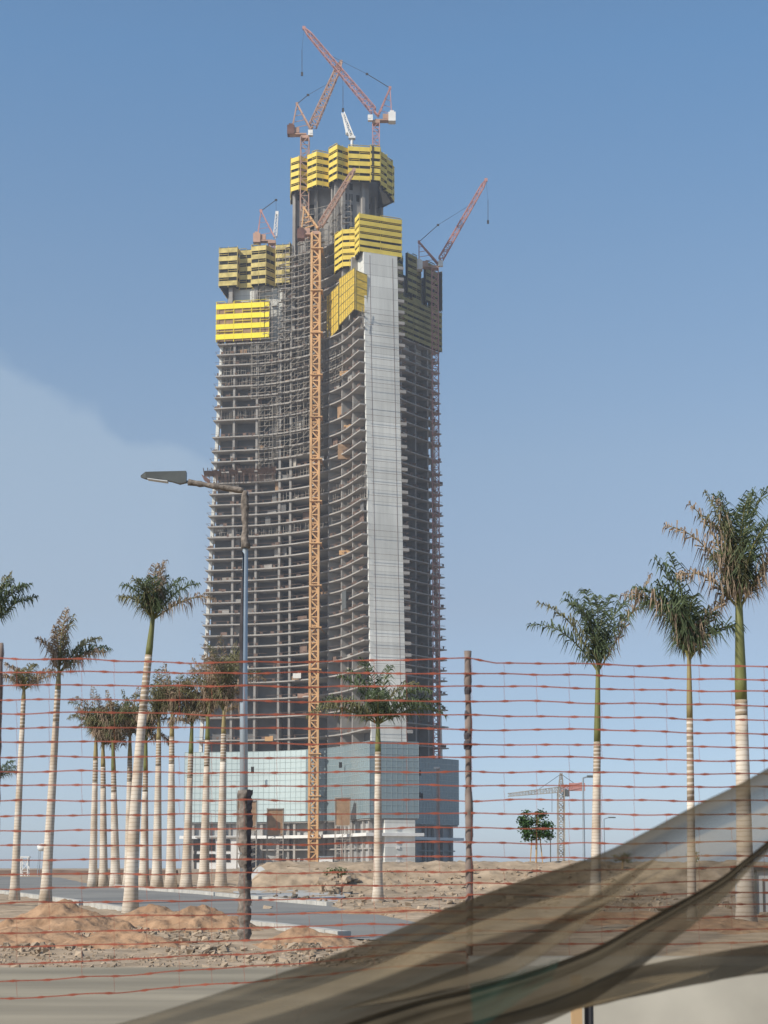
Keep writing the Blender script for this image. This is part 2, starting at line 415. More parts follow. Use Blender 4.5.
# ------------------------------------------------------------------ the tower
TC = V((P(339, 868, 600).x, 600, 0))
WA = {'F': 21, 'R': 141, 'L': 261}
ORD = ['F', 'R', 'L']
def dv(k): a = R(WA[k]); return V((math.sin(a), -math.cos(a), 0))
def sv(k): a = R(WA[k]); return V((math.cos(a), math.sin(a), 0))
L0 = {'F': (54.0, .048), 'R': (57.6, .034), 'L': (54.6, .042)}
TOPS = {'F': P(350, 322, 566).z, 'R': P(425, 346, 635).z, 'L': P(240, 346, 604).z}
ZLC0, ZLC1 = P(250, 306, 600).z, P(250, 262, 600).z
ZFT = P(380, 254, 557).z
ZCT = P(340, 240, 588).z
def LW(k, z): return L0[k][0] - L0[k][1] * z
RS = 33
def outline(Ls, hws, ri=17.5, n=14):
    pts = []
    for i, k in enumerate(ORD):
        k2 = ORD[(i + 1) % 3]
        a = dv(k) * Ls[k] - sv(k) * hws[k]; b_ = dv(k) * Ls[k] + sv(k) * hws[k]
        c = dv(k2) * Ls[k2] - sv(k2) * hws[k2]
        pts.append(a); pts.append(b_)
        if Ls[k] > RS: b_ = dv(k) * RS + sv(k) * hws[k]
        if Ls[k2] > RS: c = dv(k2) * RS - sv(k2) * hws[k2]
        e2 = dv(k2) * Ls[k2] - sv(k2) * hws[k2]
        q1 = ri if Ls[k] > RS else 12; q2 = ri if Ls[k2] > RS else 12
        p1 = dv(k) * q1 + sv(k) * hws[k]; p2 = dv(k2) * q2 - sv(k2) * hws[k2]
        for t in range(0 if Ls[k] > RS else 1, n + (1 if Ls[k2] > RS else 0)):
            t /= n; u = 1 - t
            pts.append(b_ * u**3 + p1 * 3*u*u*t + p2 * 3*u*t*t + c * t**3)
    return [TC + p for p in pts]
def hwf(r, hw=8.6, L=33, ri=17.5):   # half width of the floor plate at radius r
    a = R(120); best = hw
    for t in range(60):
        t /= 60; u = 1 - t
        p = V((L, hw)) * u**3 + V((ri, hw)) * 3*u*u*t
        d2 = V((math.cos(a), math.sin(a))); s2 = V((-math.sin(a), math.cos(a)))
        p += (d2 * ri - s2 * hw) * 3*u*t*t + (d2 * L - s2 * hw) * t**3
        if p.x <= r: return p.y
    return hw
tower = thing('skyscraper', 'unfinished three-winged concrete skyscraper with open floors, yellow screens and a glass-clad base', 'skyscraper', TC)
GZ = 1.5
# floors
zs = []; z = 49.4
pit = [8.5, 6.8, 6.3, 5.4] + [4.2] * 60
for k, v in ((25, 6.6), (24, 5.4), (26, 4.8)): pit[k] = v
for p_ in pit:
    if z > ZCT: break
    zs.append(z); z += p_
HW = 8.6
for k, z in enumerate(zs):
    Ls = {}; hws = {}
    for q in ORD:
        if z < TOPS[q]: Ls[q] = LW(q, z) + {'L': .6, 'R': 1.4, 'F': -.2}[q]; hws[q] = HW + .25 * random.random()
        else: Ls[q] = 22; hws[q] = 8.2
    s = MB(); pl = outline(Ls, hws)
    s.prism([(p.x, p.y) for p in pl], z - .46, z)
    if z < ZFT: s.box(TC + dv('F') * (LW('F', z) - 1.0) + sv('F') * 7.75 + V((0, 0, z - .62)), (2.2, 2.3, 1.1), (dv('F'), sv('F'), V((0, 0, 1))))
    s.cur = 1
    # small kerb stubs, stored boards and guard rails along the slab edge
    for a, b_ in zip(pl, pl[1:] + pl[:1]):
        if (a - b_).length < .1: continue
        n = int((b_ - a).length / 2.2) or 1
        inn = (TC - (a + b_) / 2).normalized() * .6
        for j in range(n):
            if random.random() < .45:
                p = a.lerp(b_, (j + random.random() * .5) / n) + inn * random.uniform(.8, 3)
                s.box((p.x, p.y, z + .35 + random.random() * .25), (random.uniform(.3, 1.6), random.uniform(.2, .8), random.uniform(.5, 1.1)))
    s.build('floor_slab', ('slab', 'rust'), tower)
# guard rails
s = MB()
for z in zs:
    Ls = {q: (LW(q, z) + 1.2 if z < TOPS[q] else 21.5) for q in ORD}
    pl = outline(Ls, {q: HW - .25 for q in ORD})
    for a, b_ in zip(pl, pl[1:] + pl[:1]):
        if (a - b_).length < .1 or a.y > 640: continue
        if random.random() < .75: s.bar(a + V((0, 0, z + 1.1)), b_ + V((0, 0, z + 1.1)), .09)
s.build('guard_rails', 'rust', tower)
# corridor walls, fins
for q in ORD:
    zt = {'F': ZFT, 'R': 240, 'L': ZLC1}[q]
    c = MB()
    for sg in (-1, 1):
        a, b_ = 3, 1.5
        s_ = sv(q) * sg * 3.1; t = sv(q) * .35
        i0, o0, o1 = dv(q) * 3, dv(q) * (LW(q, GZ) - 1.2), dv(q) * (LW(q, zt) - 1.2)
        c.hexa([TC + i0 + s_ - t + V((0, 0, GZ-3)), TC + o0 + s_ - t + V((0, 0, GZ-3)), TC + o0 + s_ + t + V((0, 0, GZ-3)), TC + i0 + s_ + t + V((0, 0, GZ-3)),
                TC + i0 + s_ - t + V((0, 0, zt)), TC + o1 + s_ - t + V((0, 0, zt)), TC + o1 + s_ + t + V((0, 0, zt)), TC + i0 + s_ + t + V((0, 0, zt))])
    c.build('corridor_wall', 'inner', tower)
    rr = {'L': (17, 21.5, 31, 40), 'F': (18, 26, 36), 'R': (18, 27, 37, 45)}[q]
    for r in rr:
        for sg in (-1, 1):
            S_ = hwf(r) - .7; f = MB()
            zt2 = TOPS[q] + 1
            th = .42
            p = dv(q) * r
            a, b_ = sv(q) * sg * 3.45, sv(q) * sg * S_
            t = dv(q) * th
            f.hexa([TC + p + x + y + V((0, 0, zz)) for zz in (GZ-3, zt2) for (x, y) in ((a, -t), (b_, -t), (b_, t), (a, t))])
            f.build('fin_wall', 'fin', tower)
    # tip wall: narrow for L and R, broad bare concrete for F
    f = MB(); zt2 = {'F': ZFT + 1, 'R': TOPS['R'] + 1, 'L': TOPS['L'] + 6}[q]; hw = {'F': 6.5, 'R': 6.4, 'L': 6.4}[q]; th = .6
    for (ia, ib) in (((-hw, hw),) if q == 'F' else ((-hw, -4.9), (4.9, hw))):
        l0, l1 = LW(q, GZ-3), LW(q, zt2)
        f.hexa([TC + dv(q) * (ll + e) + sv(q) * i + V((0, 0, zz)) for zz, ll in ((GZ-3, l0), (zt2, l1))
                for (i, e) in ((ia, 0), (ia, -th * 2), (ib, -th * 2), (ib, 0))][::1])
    o = f.build('end_wall', 'conc', tower, origin=TC)
    # vertical joints and tie marks on the broad wall
    if q == 'F':
        j = MB()
        for i in (-4.2, 4.6):
            j.bar(TC + dv(q) * (LW(q, 45) + .02) + sv(q) * i + V((0, 0, 45)), TC + dv(q) * (LW(q, ZFT) + .02) + sv(q) * i + V((0, 0, ZFT)), .1, .1)
        j.build('wall_joints', 'rust', o)
# bare core rising above the wings
def yoff(L, hw, xF=0):
    pts = []
    for i, k in enumerate(ORD):
        k2 = ORD[(i + 1) % 3]
        pts += [dv(k) * L[k] - sv(k) * hw, dv(k) * L[k] + sv(k) * (hw + (xF if k == 'F' else 0))]
        d = (dv(k) + dv(k2)).normalized(); pts.append(d * (hw / math.sin(R(60))))
    return pts
c = MB()
yo = yoff({'F': 13.2, 'R': 18, 'L': 16.5}, 5.0)
c.prism([(TC.x + p.x, TC.y + p.y) for p in yo], 200, P(340, 165, 595).z)
c.build('core_wall', 'fin', tower, origin=TC)
c = MB()
for q in ORD:
    for r in ((8.5, 12.2) if q == 'F' else (8.5, 13, 17.2)):
        for sg in (-1, 1):
            for (zz0, zz1) in ((200, P(340, 182, 592).z),):
                c.box(TC + dv(q) * r + sv(q) * sg * 5.9 + V((0, 0, (zz0+zz1)/2)), (1.1, 1.9, zz1-zz0), (dv(q), sv(q), V((0, 0, 1))))
    for sg in (-1, 1): c.box(TC + dv(q) * {'F': 13.8, 'R': 18.6, 'L': 17.0}[q] + sv(q) * sg * 4 + V((0, 0, (200 + P(340, 182, 592).z) / 2)), (2.0, 1.1, P(340, 182, 592).z - 200), (dv(q), sv(q), V((0, 0, 1))))
c.build('core_pilaster', 'fin', tower)
c = MB()   # thin dark boxes on the core; the openings' shade is put into their colour
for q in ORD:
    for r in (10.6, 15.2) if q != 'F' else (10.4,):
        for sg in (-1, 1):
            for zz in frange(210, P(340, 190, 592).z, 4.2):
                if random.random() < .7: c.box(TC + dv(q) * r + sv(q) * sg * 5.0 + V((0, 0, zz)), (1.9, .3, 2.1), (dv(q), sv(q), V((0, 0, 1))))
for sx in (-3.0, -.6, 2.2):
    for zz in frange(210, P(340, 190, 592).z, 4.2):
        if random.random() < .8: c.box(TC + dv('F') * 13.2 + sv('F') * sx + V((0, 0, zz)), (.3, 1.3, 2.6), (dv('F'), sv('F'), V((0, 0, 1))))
c.build('core_opening_shade', 'dark', tower)
c = MB()   # left wing core above the slabs, front wing core under its screens, right wing core
def wingbox(mb, q, r0, r1, s0, s1, z0, z1):
    mb.hexa([TC + dv(q) * r + sv(q) * s + V((0, 0, zz)) for zz in (z0, z1) for (r, s) in ((r0, s0), (r1, s0), (r1, s1), (r0, s1))])
for a in (('L', 15, 43.5, -4.3, 4.3, TOPS['L'] - 3, ZLC1), ('F', 12, 41.0, -5.6, 5.6, TOPS['F'] - 2, ZFT + 4), ('R', 16, 46, -5, 5, 198, 238)):
    c = MB(); wingbox(c, *a); c.build('wing_core_wall', 'conc', tower, origin=TC)
for q, r in (('L', 42), ('L', 32), ('L', 21), ('F', 24), ('F', 34)):
    c = MB()
    if q == 'L': wingbox(c, q, r - .7, r + .7, 4.4, 6.9, TOPS['L'] - 2, ZLC1)
    else: wingbox(c, q, r - .6, r + .6, -7.9, -5.7, TOPS['F'], ZFT + 2)
    c.build('wing_pilaster', 'fin', tower)

# yellow climbing screens ------------------------------------------------
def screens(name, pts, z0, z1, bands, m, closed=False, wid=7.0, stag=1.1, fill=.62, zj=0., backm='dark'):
    """pts: plan polyline (rel. TC, outside on the right when walking ccw). One dark backing part, one child per screen."""
    bk = MB(); segs = list(zip(pts, pts[1:] + (pts[:1] if closed else []))) if closed else list(zip(pts, pts[1:]))
    panels = []; idx = 0
    for a, b_ in segs:
        Ln = (b_ - a).length
        if Ln < .5: continue
        n = max(1, round(Ln / wid)); d = (b_ - a) / Ln; nrm = V((d.y, -d.x, 0))
        for k in range(n):
            off = stag * (idx % 2); idx += 1
            p, q = a + d * Ln * k / n + nrm * off, a + d * Ln * (k+1) / n + nrm * off
            panels.append((p, q, d, nrm, zj * (-1 if idx % 2 else .3)))
    X = []
    for p, q, d, nrm, dz in panels:
        wd = (q - p).length
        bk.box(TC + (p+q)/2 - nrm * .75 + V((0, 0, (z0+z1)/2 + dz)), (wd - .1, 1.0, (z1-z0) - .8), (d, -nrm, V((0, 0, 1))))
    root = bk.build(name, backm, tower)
    for p, q, d, nrm, dz in panels:
        s = MB(); h = (z1 - z0) / bands; wd = (q - p).length
        ns = 2 if wd > 4.5 else 1
        for bb in range(bands):
            zc = z0 + h * (bb + .5) + dz
            for e in range(ns):
                cc = p.lerp(q, (e + .5) / ns)
                s.box(TC + cc + nrm * .05 + V((0, 0, zc)), (wd / ns - .07, .12, h * fill), (d, -nrm, V((0, 0, 1))))
                if random.random() < .5:
                    s.box(TC + cc + nrm * .0 + V((0, 0, zc + h * .5)), (wd / ns * .9, .5, .1), (d, -nrm, V((0, 0, 1))))
        for e in range(ns + 1):
            cc = p.lerp(q, min(.985, max(.015, e / ns))); s.box(TC + cc - nrm * .08 + V((0, 0, (z0+z1)/2 + dz)), (.12, .14, z1-z0), (d, -nrm, V((0, 0, 1))))
        s.build('screen_panel', m, root)
    return root
# centre
yo = yoff({'F': 15.0, 'R': 20.0, 'L': 18.5}, 7.4, 2.2)
zc0, zc1 = P(340, 186, 588).z, P(340, 150, 588).z
pts = [V((x, y, 0)) for x, y in ((-19.2, -5.5), (-16, -7.8), (-12.7, -5.8), (-12.7, -8.6), (-9, -12), (-4.3, -9.8), (-4.3, -13.6), (-1, -17.8), (3.2, -14.6), (3.2, -16.4), (11.6, -15.4), (11.6, -16.4), (15.4, -15.4), (15.6, -12), (18.0, -8), (16.8, -7.4), (20.2, -2.5), (19.2, -2), (20.8, 4), (15, 11), (-9, 14), (-20, 6))]
screens('climbing_formwork', pts, zc0, zc1, 5, 'yellow', closed=True, wid=9, stag=0, fill=.6)
# front wing tip
hwF = 8.6
ptsF = [V((-2, -15, 0)), V((-1.6, -22.5, 0)), V((1.4, -28, 0)), V((6.8, -28.8, 0)), V((6.2, -38, 0)), V((7.8, -42.8, 0)), dv('F') * 42.6 + sv('F') * hwF, dv('F') * 27 + sv('F') * (hwF-.5)]
_old = [dv('F') * 22 - sv('F') * (hwF+1.6), dv('F') * 36 - sv('F') * (hwF + 1.6), dv('F') * 36 - sv('F') * hwF, dv('F') * 42.6 - sv('F') * hwF, dv('F') * 42.6 + sv('F') * hwF, dv('F') * 27 + sv('F') * (hwF-.5)]
zf0, zf1 = P(380, 253, 558).z, P(380, 213, 558).z
screens('climbing_formwork', ptsF, zf0, zf1, 6, 'yellow', wid=12, stag=0, fill=.64)
# left wing top
ptsL = [dv('L') * r_ + sv('L') * s_ for r_, s_ in ((46.6, -7), (46.4, 8.6), (39, 8.6), (39, 5.2), (33.6, 5.2), (33.6, 8.4), (27.6, 9), (25.2, 4.8), (24, 4.8), (24, 8.2), (18.4, 8.2), (18.4, 4.4))]
zl0, zl1 = P(255, 289, 600).z, P(255, 248, 600).z
screens('climbing_formwork', ptsL, zl0, zl1, 5, 'dullyellow', wid=9, stag=0, fill=.56, zj=0)
# left wing bright bands
ptsB = [dv('L') * 47 + sv('L') * 3, dv('L') * 47 + sv('L') * 9.6, dv('L') * 26 + sv('L') * 9.6]
zb0, zb1 = P(245, 345, 601).z, P(245, 305, 601).z
r_ = screens('protection_screen', ptsB, zb0, zb1, 4, 'bright', wid=7.2, stag=0, fill=.5, backm='board')
# front wing left flank: yellow netting
ptsN = [dv('F') * 44.5 - sv('F') * 5.2, dv('F') * 44.5 - sv('F') * 9.8]
def panels_wall(name, A, B, z0a, z0b, z1a, z1b, m, nb=1):
    s = MB(); d = (B - A).normalized(); nrm = V((d.y, -d.x, 0))
    s.hexa([TC + p + n_ + V((0, 0, zz)) for (za, zb_) in ((z0a, z0b), (z1a, z1b)) for (p, zz, n_) in ((A, za, nrm*0), (B, zb_, nrm*0), (B, zb_, nrm*.3), (A, za, nrm*.3))])
    o = s.build(name, m, tower)
    f = MB(); Ln = (B - A).length; n = max(1, int(Ln / 2.2))
    for k in range(n + 1):
        p = A.lerp(B, k / n); za, zz = z0a + (z0b-z0a) * k/n, z1a + (z1b-z1a) * k/n
        f.bar(TC + p + nrm * .36 + V((0, 0, za)), TC + p + nrm * .36 + V((0, 0, zz)), .14)
    for k in range(6):
        u = k / 5
        f.bar(TC + A + nrm * .36 + V((0, 0, z0a + (z1a-z0a)*u)), TC + B + nrm * .36 + V((0, 0, z0b + (z1b-z0b)*u)), .14)
    f.build('panel_frame', 'shadeyellow', o)
A_ = dv('F') * 14.5 - sv('F') * 10.4; B_ = dv('F') * 26.5 - sv('F') * 9.9; C_ = dv('F') * 27.5 - sv('F') * 9.9; D_ = dv('F') * 43.5 - sv('F') * 9.8
def zz(px, py, Y): return P(px, py, Y).z
panels_wall('netting_panel', A_, B_, zz(324, 345, 586), zz(335, 333, 576), zz(324, 300, 586), zz(335, 289, 576), 'ymesh')
panels_wall('netting_panel', C_, D_, zz(337, 329, 575), zz(352, 313, 560), zz(337, 283, 575), zz(352, 272, 560), 'ymesh')
panels_wall('netting_panel', D_ + dv('F') * .3, D_ + dv('F') * .3 + sv('F') * 4.3, zz(352, 313, 559), zz(366, 316, 559), zz(352, 274, 559), zz(366, 277, 559), 'ymesh')
# right wing: yellow screens with their shade put into the colour
ptsR = [dv('R') * 22 - sv('R') * 8.8, dv('R') * 51.5 - sv('R') * 8.8, dv('R') * 51.5 + sv('R') * 3]
zr0, zr1 = P(420, 303, 625).z, P(420, 262, 625).z
screens('climbing_formwork', ptsR, zr0, zr1, 6, 'shadeyellow', wid=5.5, stag=2.4, fill=.55, zj=1.2)
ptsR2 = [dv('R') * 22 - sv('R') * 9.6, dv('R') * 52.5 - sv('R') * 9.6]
screens('protection_screen', ptsR2, P(420, 345, 625).z, P(420, 304, 625).z, 7, 'shadeyellow', wid=4, stag=0, fill=.6)

# scaffolding in the throat between left and front wings
def scaffold(pts, z0, z1, name='scaffold', m='scaf', step=2.4, dz=2.1, p=.8, t=.13):
    s = MB()
    for a, b_ in zip(pts, pts[1:]):
        n = max(1, int((b_ - a).length / step)); d = (b_ - a)
        inn = V((-d.y, d.x, 0)).normalized() * 1.3
        for k in range(n + 1):
            q = a.lerp(b_, k / n)
            for e in (0, 1): s.bar(TC + q + inn * e + V((0, 0, z0)), TC + q + inn * e + V((0, 0, z1)), t)
            if k < n:
                q2 = a.lerp(b_, (k+1) / n)
                for z in frange(z0, z1, dz):
                    if random.random() < p: s.bar(TC + q + V((0, 0, z)), TC + q2 + V((0, 0, z)), t * .9)
                    if random.random() < .35: s.bar(TC + q + V((0, 0, z)), TC + q2 + V((0, 0, z + dz)), t * .7)
                    if random.random() < .3: s.box(TC + (q + q2) / 2 + inn * .5 + V((0, 0, z)), (step * .9, 1.1, .12), (d.normalized(), inn.normalized(), V((0, 0, 1))))
    return s.build(name, m, tower)
def throat(ra, sb, n=8, off=.8, La=48):
    pts = []
    a = V(dv('L') * RS + sv('L') * (HW+off)); e = V(dv('F') * RS - sv('F') * (HW+off))
    a0 = V(dv('L') * La + sv('L') * (HW+off)); e0 = V(dv('F') * La - sv('F') * (HW+off))
    p1 = dv('L') * 17.5 + sv('L') * (HW+off); p2 = dv('F') * 17.5 - sv('F') * (HW+off)
    for k in range(n + 1):
        t = ra + (sb - ra) * k / n
        if t < .2: pts.append(a0.lerp(a, t / .2)); continue
        if t > .8: pts.append(e.lerp(e0, (t - .8) / .2)); continue
        t = (t - .2) / .6; u = 1 - t
        pts.append(a * u**3 + p1 * 3*u*u*t + p2 * 3*u*t*t + e * t**3)
    return pts
scaffold(throat(.33, .60), 156, ZCT)
scaffold(throat(.20, .33, n=4), 180, P(285, 285, 592).z)
scaffold(throat(.24, .31, n=3, off=.5), 148, 178)
scaffold(throat(.60, .75, n=5, off=.5), 180, 192)
scaffold([V((-15.5, -8, 0)), V((-10, -9.5, 0)), V((-4.5, -12.5, 0))], 232, P(320, 207, 590).z, p=.7)
scaffold([dv('F') * 8 - sv('F') * 7.4, dv('F') * 19 - sv('F') * 7.4, dv('F') * 22 - sv('F') * 4], 232, 254)
# formwork props standing between upper floors
s = MB()
for z0, z1 in zip(zs, zs[1:]):
    if z0 < 122 or z0 > TOPS['L'] - 1: continue
    dens = .2 if z0 < 165 else (.4 if z0 < 192 else 1.0)
    for ra, rb in ((.02, .30), (.30, .62), (.62, .98)):
        if random.random() > dens + (.35 if ra == .3 else 0): continue
        rail_ = throat(ra, rb, n=12, off=-1.6, La=LW('L', z0))
        for qa, qb in zip(rail_, rail_[1:]): s.bar(TC + qa + V((0, 0, z0 + .3)), TC + qb + V((0, 0, z0 + .3)), .5)
        for q in throat(ra, rb, n=int(22), off=-1.6, La=LW('L', z0)):
            q = q + V((random.uniform(-.3, .3), random.uniform(-1, 1), 0))
            s.bar(TC + q + V((0, 0, z0)), TC + q + V((0, 0, z1 - .5)), .16)
            if random.random() < .6: s.bar(TC + q + V((0, 0, z0 + 1.9)), TC + q + V((1.8, 0, z0 + 1.9)), .13)
s.build('formwork_props', 'scaf', tower)
# part-built infill, hoardings and stored pallets behind the slab edges
rgi = random.Random(21)
for _ in range(95):
    k = rgi.randrange(3, len(zs) - 2); z0, z1 = zs[k], zs[k + 1]
    if z1 > TOPS['L'] or z1 - z0 > 7: continue
    t0 = rgi.choice((rgi.uniform(.03, .45), rgi.uniform(.03, .45), rgi.uniform(.55, .95)))
    path = throat(t0, t0 + rgi.uniform(.02, .05), n=1, off=-rgi.uniform(1.2, 3.5), La=LW('L', z0))
    a, b_ = path; hh = (z1 - z0 - .5) * rgi.choice((.35, .5, 1, 1))
    s = MB(); s.bar(TC + a + V((0, 0, z0 + hh / 2 + .02)), TC + b_ + V((0, 0, z0 + hh / 2 + .02)), .25, hh * .96)
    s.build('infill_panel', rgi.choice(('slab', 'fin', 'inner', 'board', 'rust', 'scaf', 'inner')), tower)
# rust coloured catch fan on the left wing
s = MB(); zf = P(250, 473, 600).z
for q, q2 in zip(throat(.0, .33, n=18, off=0, La=51), throat(.0, .33, n=18, off=0, La=51)[1:]):
    o_ = V((-.15, -1, 0)) * 2.4
    e_ = random.uniform(-.5, .4)
    if random.random() < .8: s.quad(TC + q + V((0, 0, zf - 1.6)), TC + q2 + V((0, 0, zf - 1.6)), TC + q2 + o_ + V((0, 0, zf + .1 + e_)), TC + q + o_ + V((0, 0, zf + .1)))
    s.bar(TC + q + V((0, 0, zf - 2)), TC + q + o_ + V((0, 0, zf + 1.2)), .25)
    for e in range(3):
        w_ = q.lerp(q2, random.random()); s.bar(TC + w_ + o_ * .5 + V((0, 0, zf - 1.2)), TC + w_ + o_ * .3 + V((0, 0, zf - 4.5)), .12)
s.build('catch_fan', 'rust', tower)
s = MB()
for k in range(10):
    s.bar(TC + dv('L') * 51 + V((0, -6 + k, zf - 2)), TC + dv('L') * 54 + V((0, -6 + k, zf)), .15)
s.build('catch_fan', 'brown', tower)
# white hoardings, orange debris nets, stored loads seen on some floors
def slabload(px, py, w_, h_, m, Y, name):
    c = P(px, py, Y); s = MB(); s.box(c, (w_, 1.6, h_)); s.box(c + V((w_ * .3, -.2, h_ * .55)), (w_ * .4, .8, h_ * .3))
    return s.build(name, m, tower)
for a in ((219, 529, 3.6, 2.3, 'white', 603, 'site_hoarding'), (320, 461, 3, 2.6, 'white', 585, 'site_hoarding'), (331, 459, 3, 1.8, 'white', 582, 'site_hoarding'),
          (345, 553, 4.2, 1.6, 'orange', 572, 'debris_net'), (344, 374, 3, 1.6, 'orange', 572, 'debris_net'), (348, 428, 3, 1.7, 'orange', 571, 'debris_net'),
          (297, 676, 3, 1.8, 'white', 588, 'site_hoarding'), (303, 696, 4, 1.5, 'tan', 588, 'debris_net'), (269, 739, 3, 1.6, 'orange', 594, 'debris_net'),
          (344, 452, 4.5, 5.5, 'board', 572, 'debris_net'), (246, 668, 2, 1.8, 'white', 600, 'site_hoarding')):
    slabload(*a)
s = MB()   # guarded platform with a green-grey screen
c_ = P(344, 600, 566)
s.box(c_, (4.4, .2, 6.5), (-dv('F'), sv('F'), V((0, 0, 1))))
s.build('screen_board', 'headg', tower)

# ---------------- podium
PL = {'F': 56.5, 'L': 57.2, 'R': 62.5}; PH = {'F': 9.0, 'L': 9.6, 'R': 9.6}
pod = outline(PL, PH, ri=18, n=22)
PZ0, PZ1 = 18.6, 44.8
s = MB()
n = len(pod)
for k in range(n):
    a, b_ = pod[k], pod[(k+1) % n]
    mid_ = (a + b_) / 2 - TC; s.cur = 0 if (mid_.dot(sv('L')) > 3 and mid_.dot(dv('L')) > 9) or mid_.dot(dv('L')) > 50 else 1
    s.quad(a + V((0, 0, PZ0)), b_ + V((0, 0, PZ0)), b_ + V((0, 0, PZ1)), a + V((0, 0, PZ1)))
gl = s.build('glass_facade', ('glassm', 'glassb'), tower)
s = MB()
acc = 0
for k in range(n):
    a, b_ = pod[k], pod[(k+1) % n]; Ln = (b_ - a).length; d = (b_ - a) / Ln; nr = V((d.y, -d.x, 0)) * .06
    m_ = max(1, round(Ln / 2.0))
    for j in range(m_):
        p = a.lerp(b_, j / m_) + nr; s.bar(p + V((0, 0, PZ0)), p + V((0, 0, PZ1)), .07)
    for z in frange(PZ0, PZ1 + .1, 2.18): s.bar(a + nr + V((0, 0, z)), b_ + nr + V((0, 0, z)), .09)
s.build('mullion_grid', 'mull', gl)
s = MB()
for (px, py, h_, Y) in ((252.5, 770, 2.4, 590), (372, 761, 2.6, 546), (340.5, 765, 2, 566)):
    s.box(P(px, py, Y), (1.1, .3, h_))
for (px, py) in ((420, 773), (420, 795), (422, 796)):
    s.box(P(px, py, 600), (.8, .3, 2))
s.build('open_pane', 'dark', gl)
s = MB(); sh = outline({k: v - .3 for k, v in PL.items()}, {k: v - .3 for k, v in PH.items()}, ri=18, n=22)
s.prism([(p.x, p.y) for p in sh], PZ1 - .8, PZ1 - .2); s.build('podium_roof', 'slab', tower)
s = MB(); s.prism([(p.x, p.y) for p in sh], PZ0 - .6, PZ0 + .1); s.build('floor_slab', 'fin', tower)
s = MB(); sh2 = outline({k: v + 1.2 for k, v in PL.items()}, {k: v + 1.6 for k, v in PH.items()}, ri=19, n=22)
s.prism([(p.x, p.y) for p in sh2], 12.4, 13.5); s.build('ring_beam', 'white', tower)
s = MB(); sh3 = outline({k: v - 1.2 for k, v in PL.items()}, {k: v - 1 for k, v in PH.items()}, ri=18, n=22)
s.prism([(p.x, p.y) for p in sh3], 8.0, 8.5); s.build('floor_slab', 'slab', tower)
sh4 = outline({k: v - 3.5 for k, v in PL.items()}, {k: 7.2 for k in PH}, ri=11, n=22)
s = MB(); s.prism([(p.x, p.y) for p in sh4], -2, PZ0 - .7); s.build('base_wall', 'pave', tower)
s = MB(); prev = None; acc = 0
for k in range(n):
    a, b_ = sh[k], sh[(k+1) % n]; Ln = (b_ - a).length; d = (b_ - a) / Ln; inn = V((-d.y, d.x, 0))
    acc += Ln
    if acc > 5.5 or Ln > 10:
        m_ = max(1, round(Ln / 6)); acc = 0
        for j in range(m_):
            p = a.lerp(b_, (j + .5) / m_) + inn * 1.2
            s.box(p + V((0, 0, 8)), (1.0, 1.3, 20.5), (d, inn, V((0, 0, 1))))
s.build('base_pier', 'slab', tower)
# concrete flank of the front wing below the glass, with block-outs
s = MB(); q = 'F'
s.hexa([TC + dv(q) * r + sv(q) * t + V((0, 0, zz_)) for zz_ in (-2, PZ0 - .7) for (r, t) in ((40, -3.5), (56.8, -3.5), (56.8, 7.6), (40, 7.6))])
ew = s.build('base_wall', 'conc', tower, origin=TC)
s = MB()
for z in (4.8, 9.5, 14.2):
    for e in (-.9, .9): s.box(TC + dv(q) * 57 + sv(q) * (1.2) + V((0, 0, z + e)), (.2, 1.4, .9), (dv(q), sv(q), V((0, 0, 1))))
s.build('marking', 'white', ew)

# temporary ground-level buildings and hoists at the tower's foot
def hoist_board(px0, px1, py0, py1, Y, label, legs=True):
    c = P((px0+px1)/2, 868, Y); z0, z1 = P(px0, py1, Y).z, P(px0, py0, Y).z
    wd = (px1 - px0) / 1600 * Y
    t = thing('formwork_tower', label, 'formwork tower', (c.x, Y, GZ), 'boarded formwork towers at the foot of the skyscraper')
    s = MB(); s.box((c.x, Y, (z0+z1)/2), (wd, 2.2, z1-z0)); s.build('board_panel', 'board', t)
    s = MB()
    for i in (-1, 1):
        s.bar((c.x + i*wd/2, Y-1.2, GZ-1), (c.x + i*wd/2, Y-1.2, z1 + .3), .3)
        s.bar((c.x + i*wd/2, Y+1.2, GZ-1), (c.x + i*wd/2, Y+1.2, z1 + .3), .3)
    s.bar((c.x, Y-1.2, GZ-1), (c.x, Y-1.2, z0), .25)
    for z in frange(GZ, z0, 2.5): s.bar((c.x - wd/2, Y-1.2, z), (c.x + wd/2, Y-1.2, z), .2); s.bar((c.x - wd/2, Y-1.2, z), (c.x + wd/2, Y-1.2, z + 2.5), .15)
    s.bar((c.x - wd/2, Y-1.3, z1), (c.x + wd/2, Y-1.3, z1), .35); s.bar((c.x - wd/2, Y-1.3, z0), (c.x + wd/2, Y-1.3, z0), .35)
    s.build('scaffold_legs', 'scaf', t)
hoist_board(267, 283, 809, 836, 572, 'brown boarded formwork tower just left of the orange crane mast')
hoist_board(335, 350, 798, 826, 556, 'tall brown boarded formwork tower just right of the orange crane mast')
hoist_board(237, 256, 801, 831, 566, 'wide brown boarded formwork tower mostly hidden behind the wrapped lamp post')
t = thing('site_shed', 'low white shed at the foot of the orange crane mast', 'shed', (P(325, 868, 560).x, 560, GZ + .3))
s = MB(); c = P(325, 868, 560); z1 = P(325, 857, 560).z
s.hexa([(c.x-2.6, 558, 1), (c.x+2.8, 558, 1), (c.x+2.8, 563, 1), (c.x-2.6, 563, 1), (c.x-1.8, 558, z1), (c.x+2.6, 558, z1), (c.x+2.6, 563, z1), (c.x-1.8, 563, z1)])
s.build('wall', 'white', t)
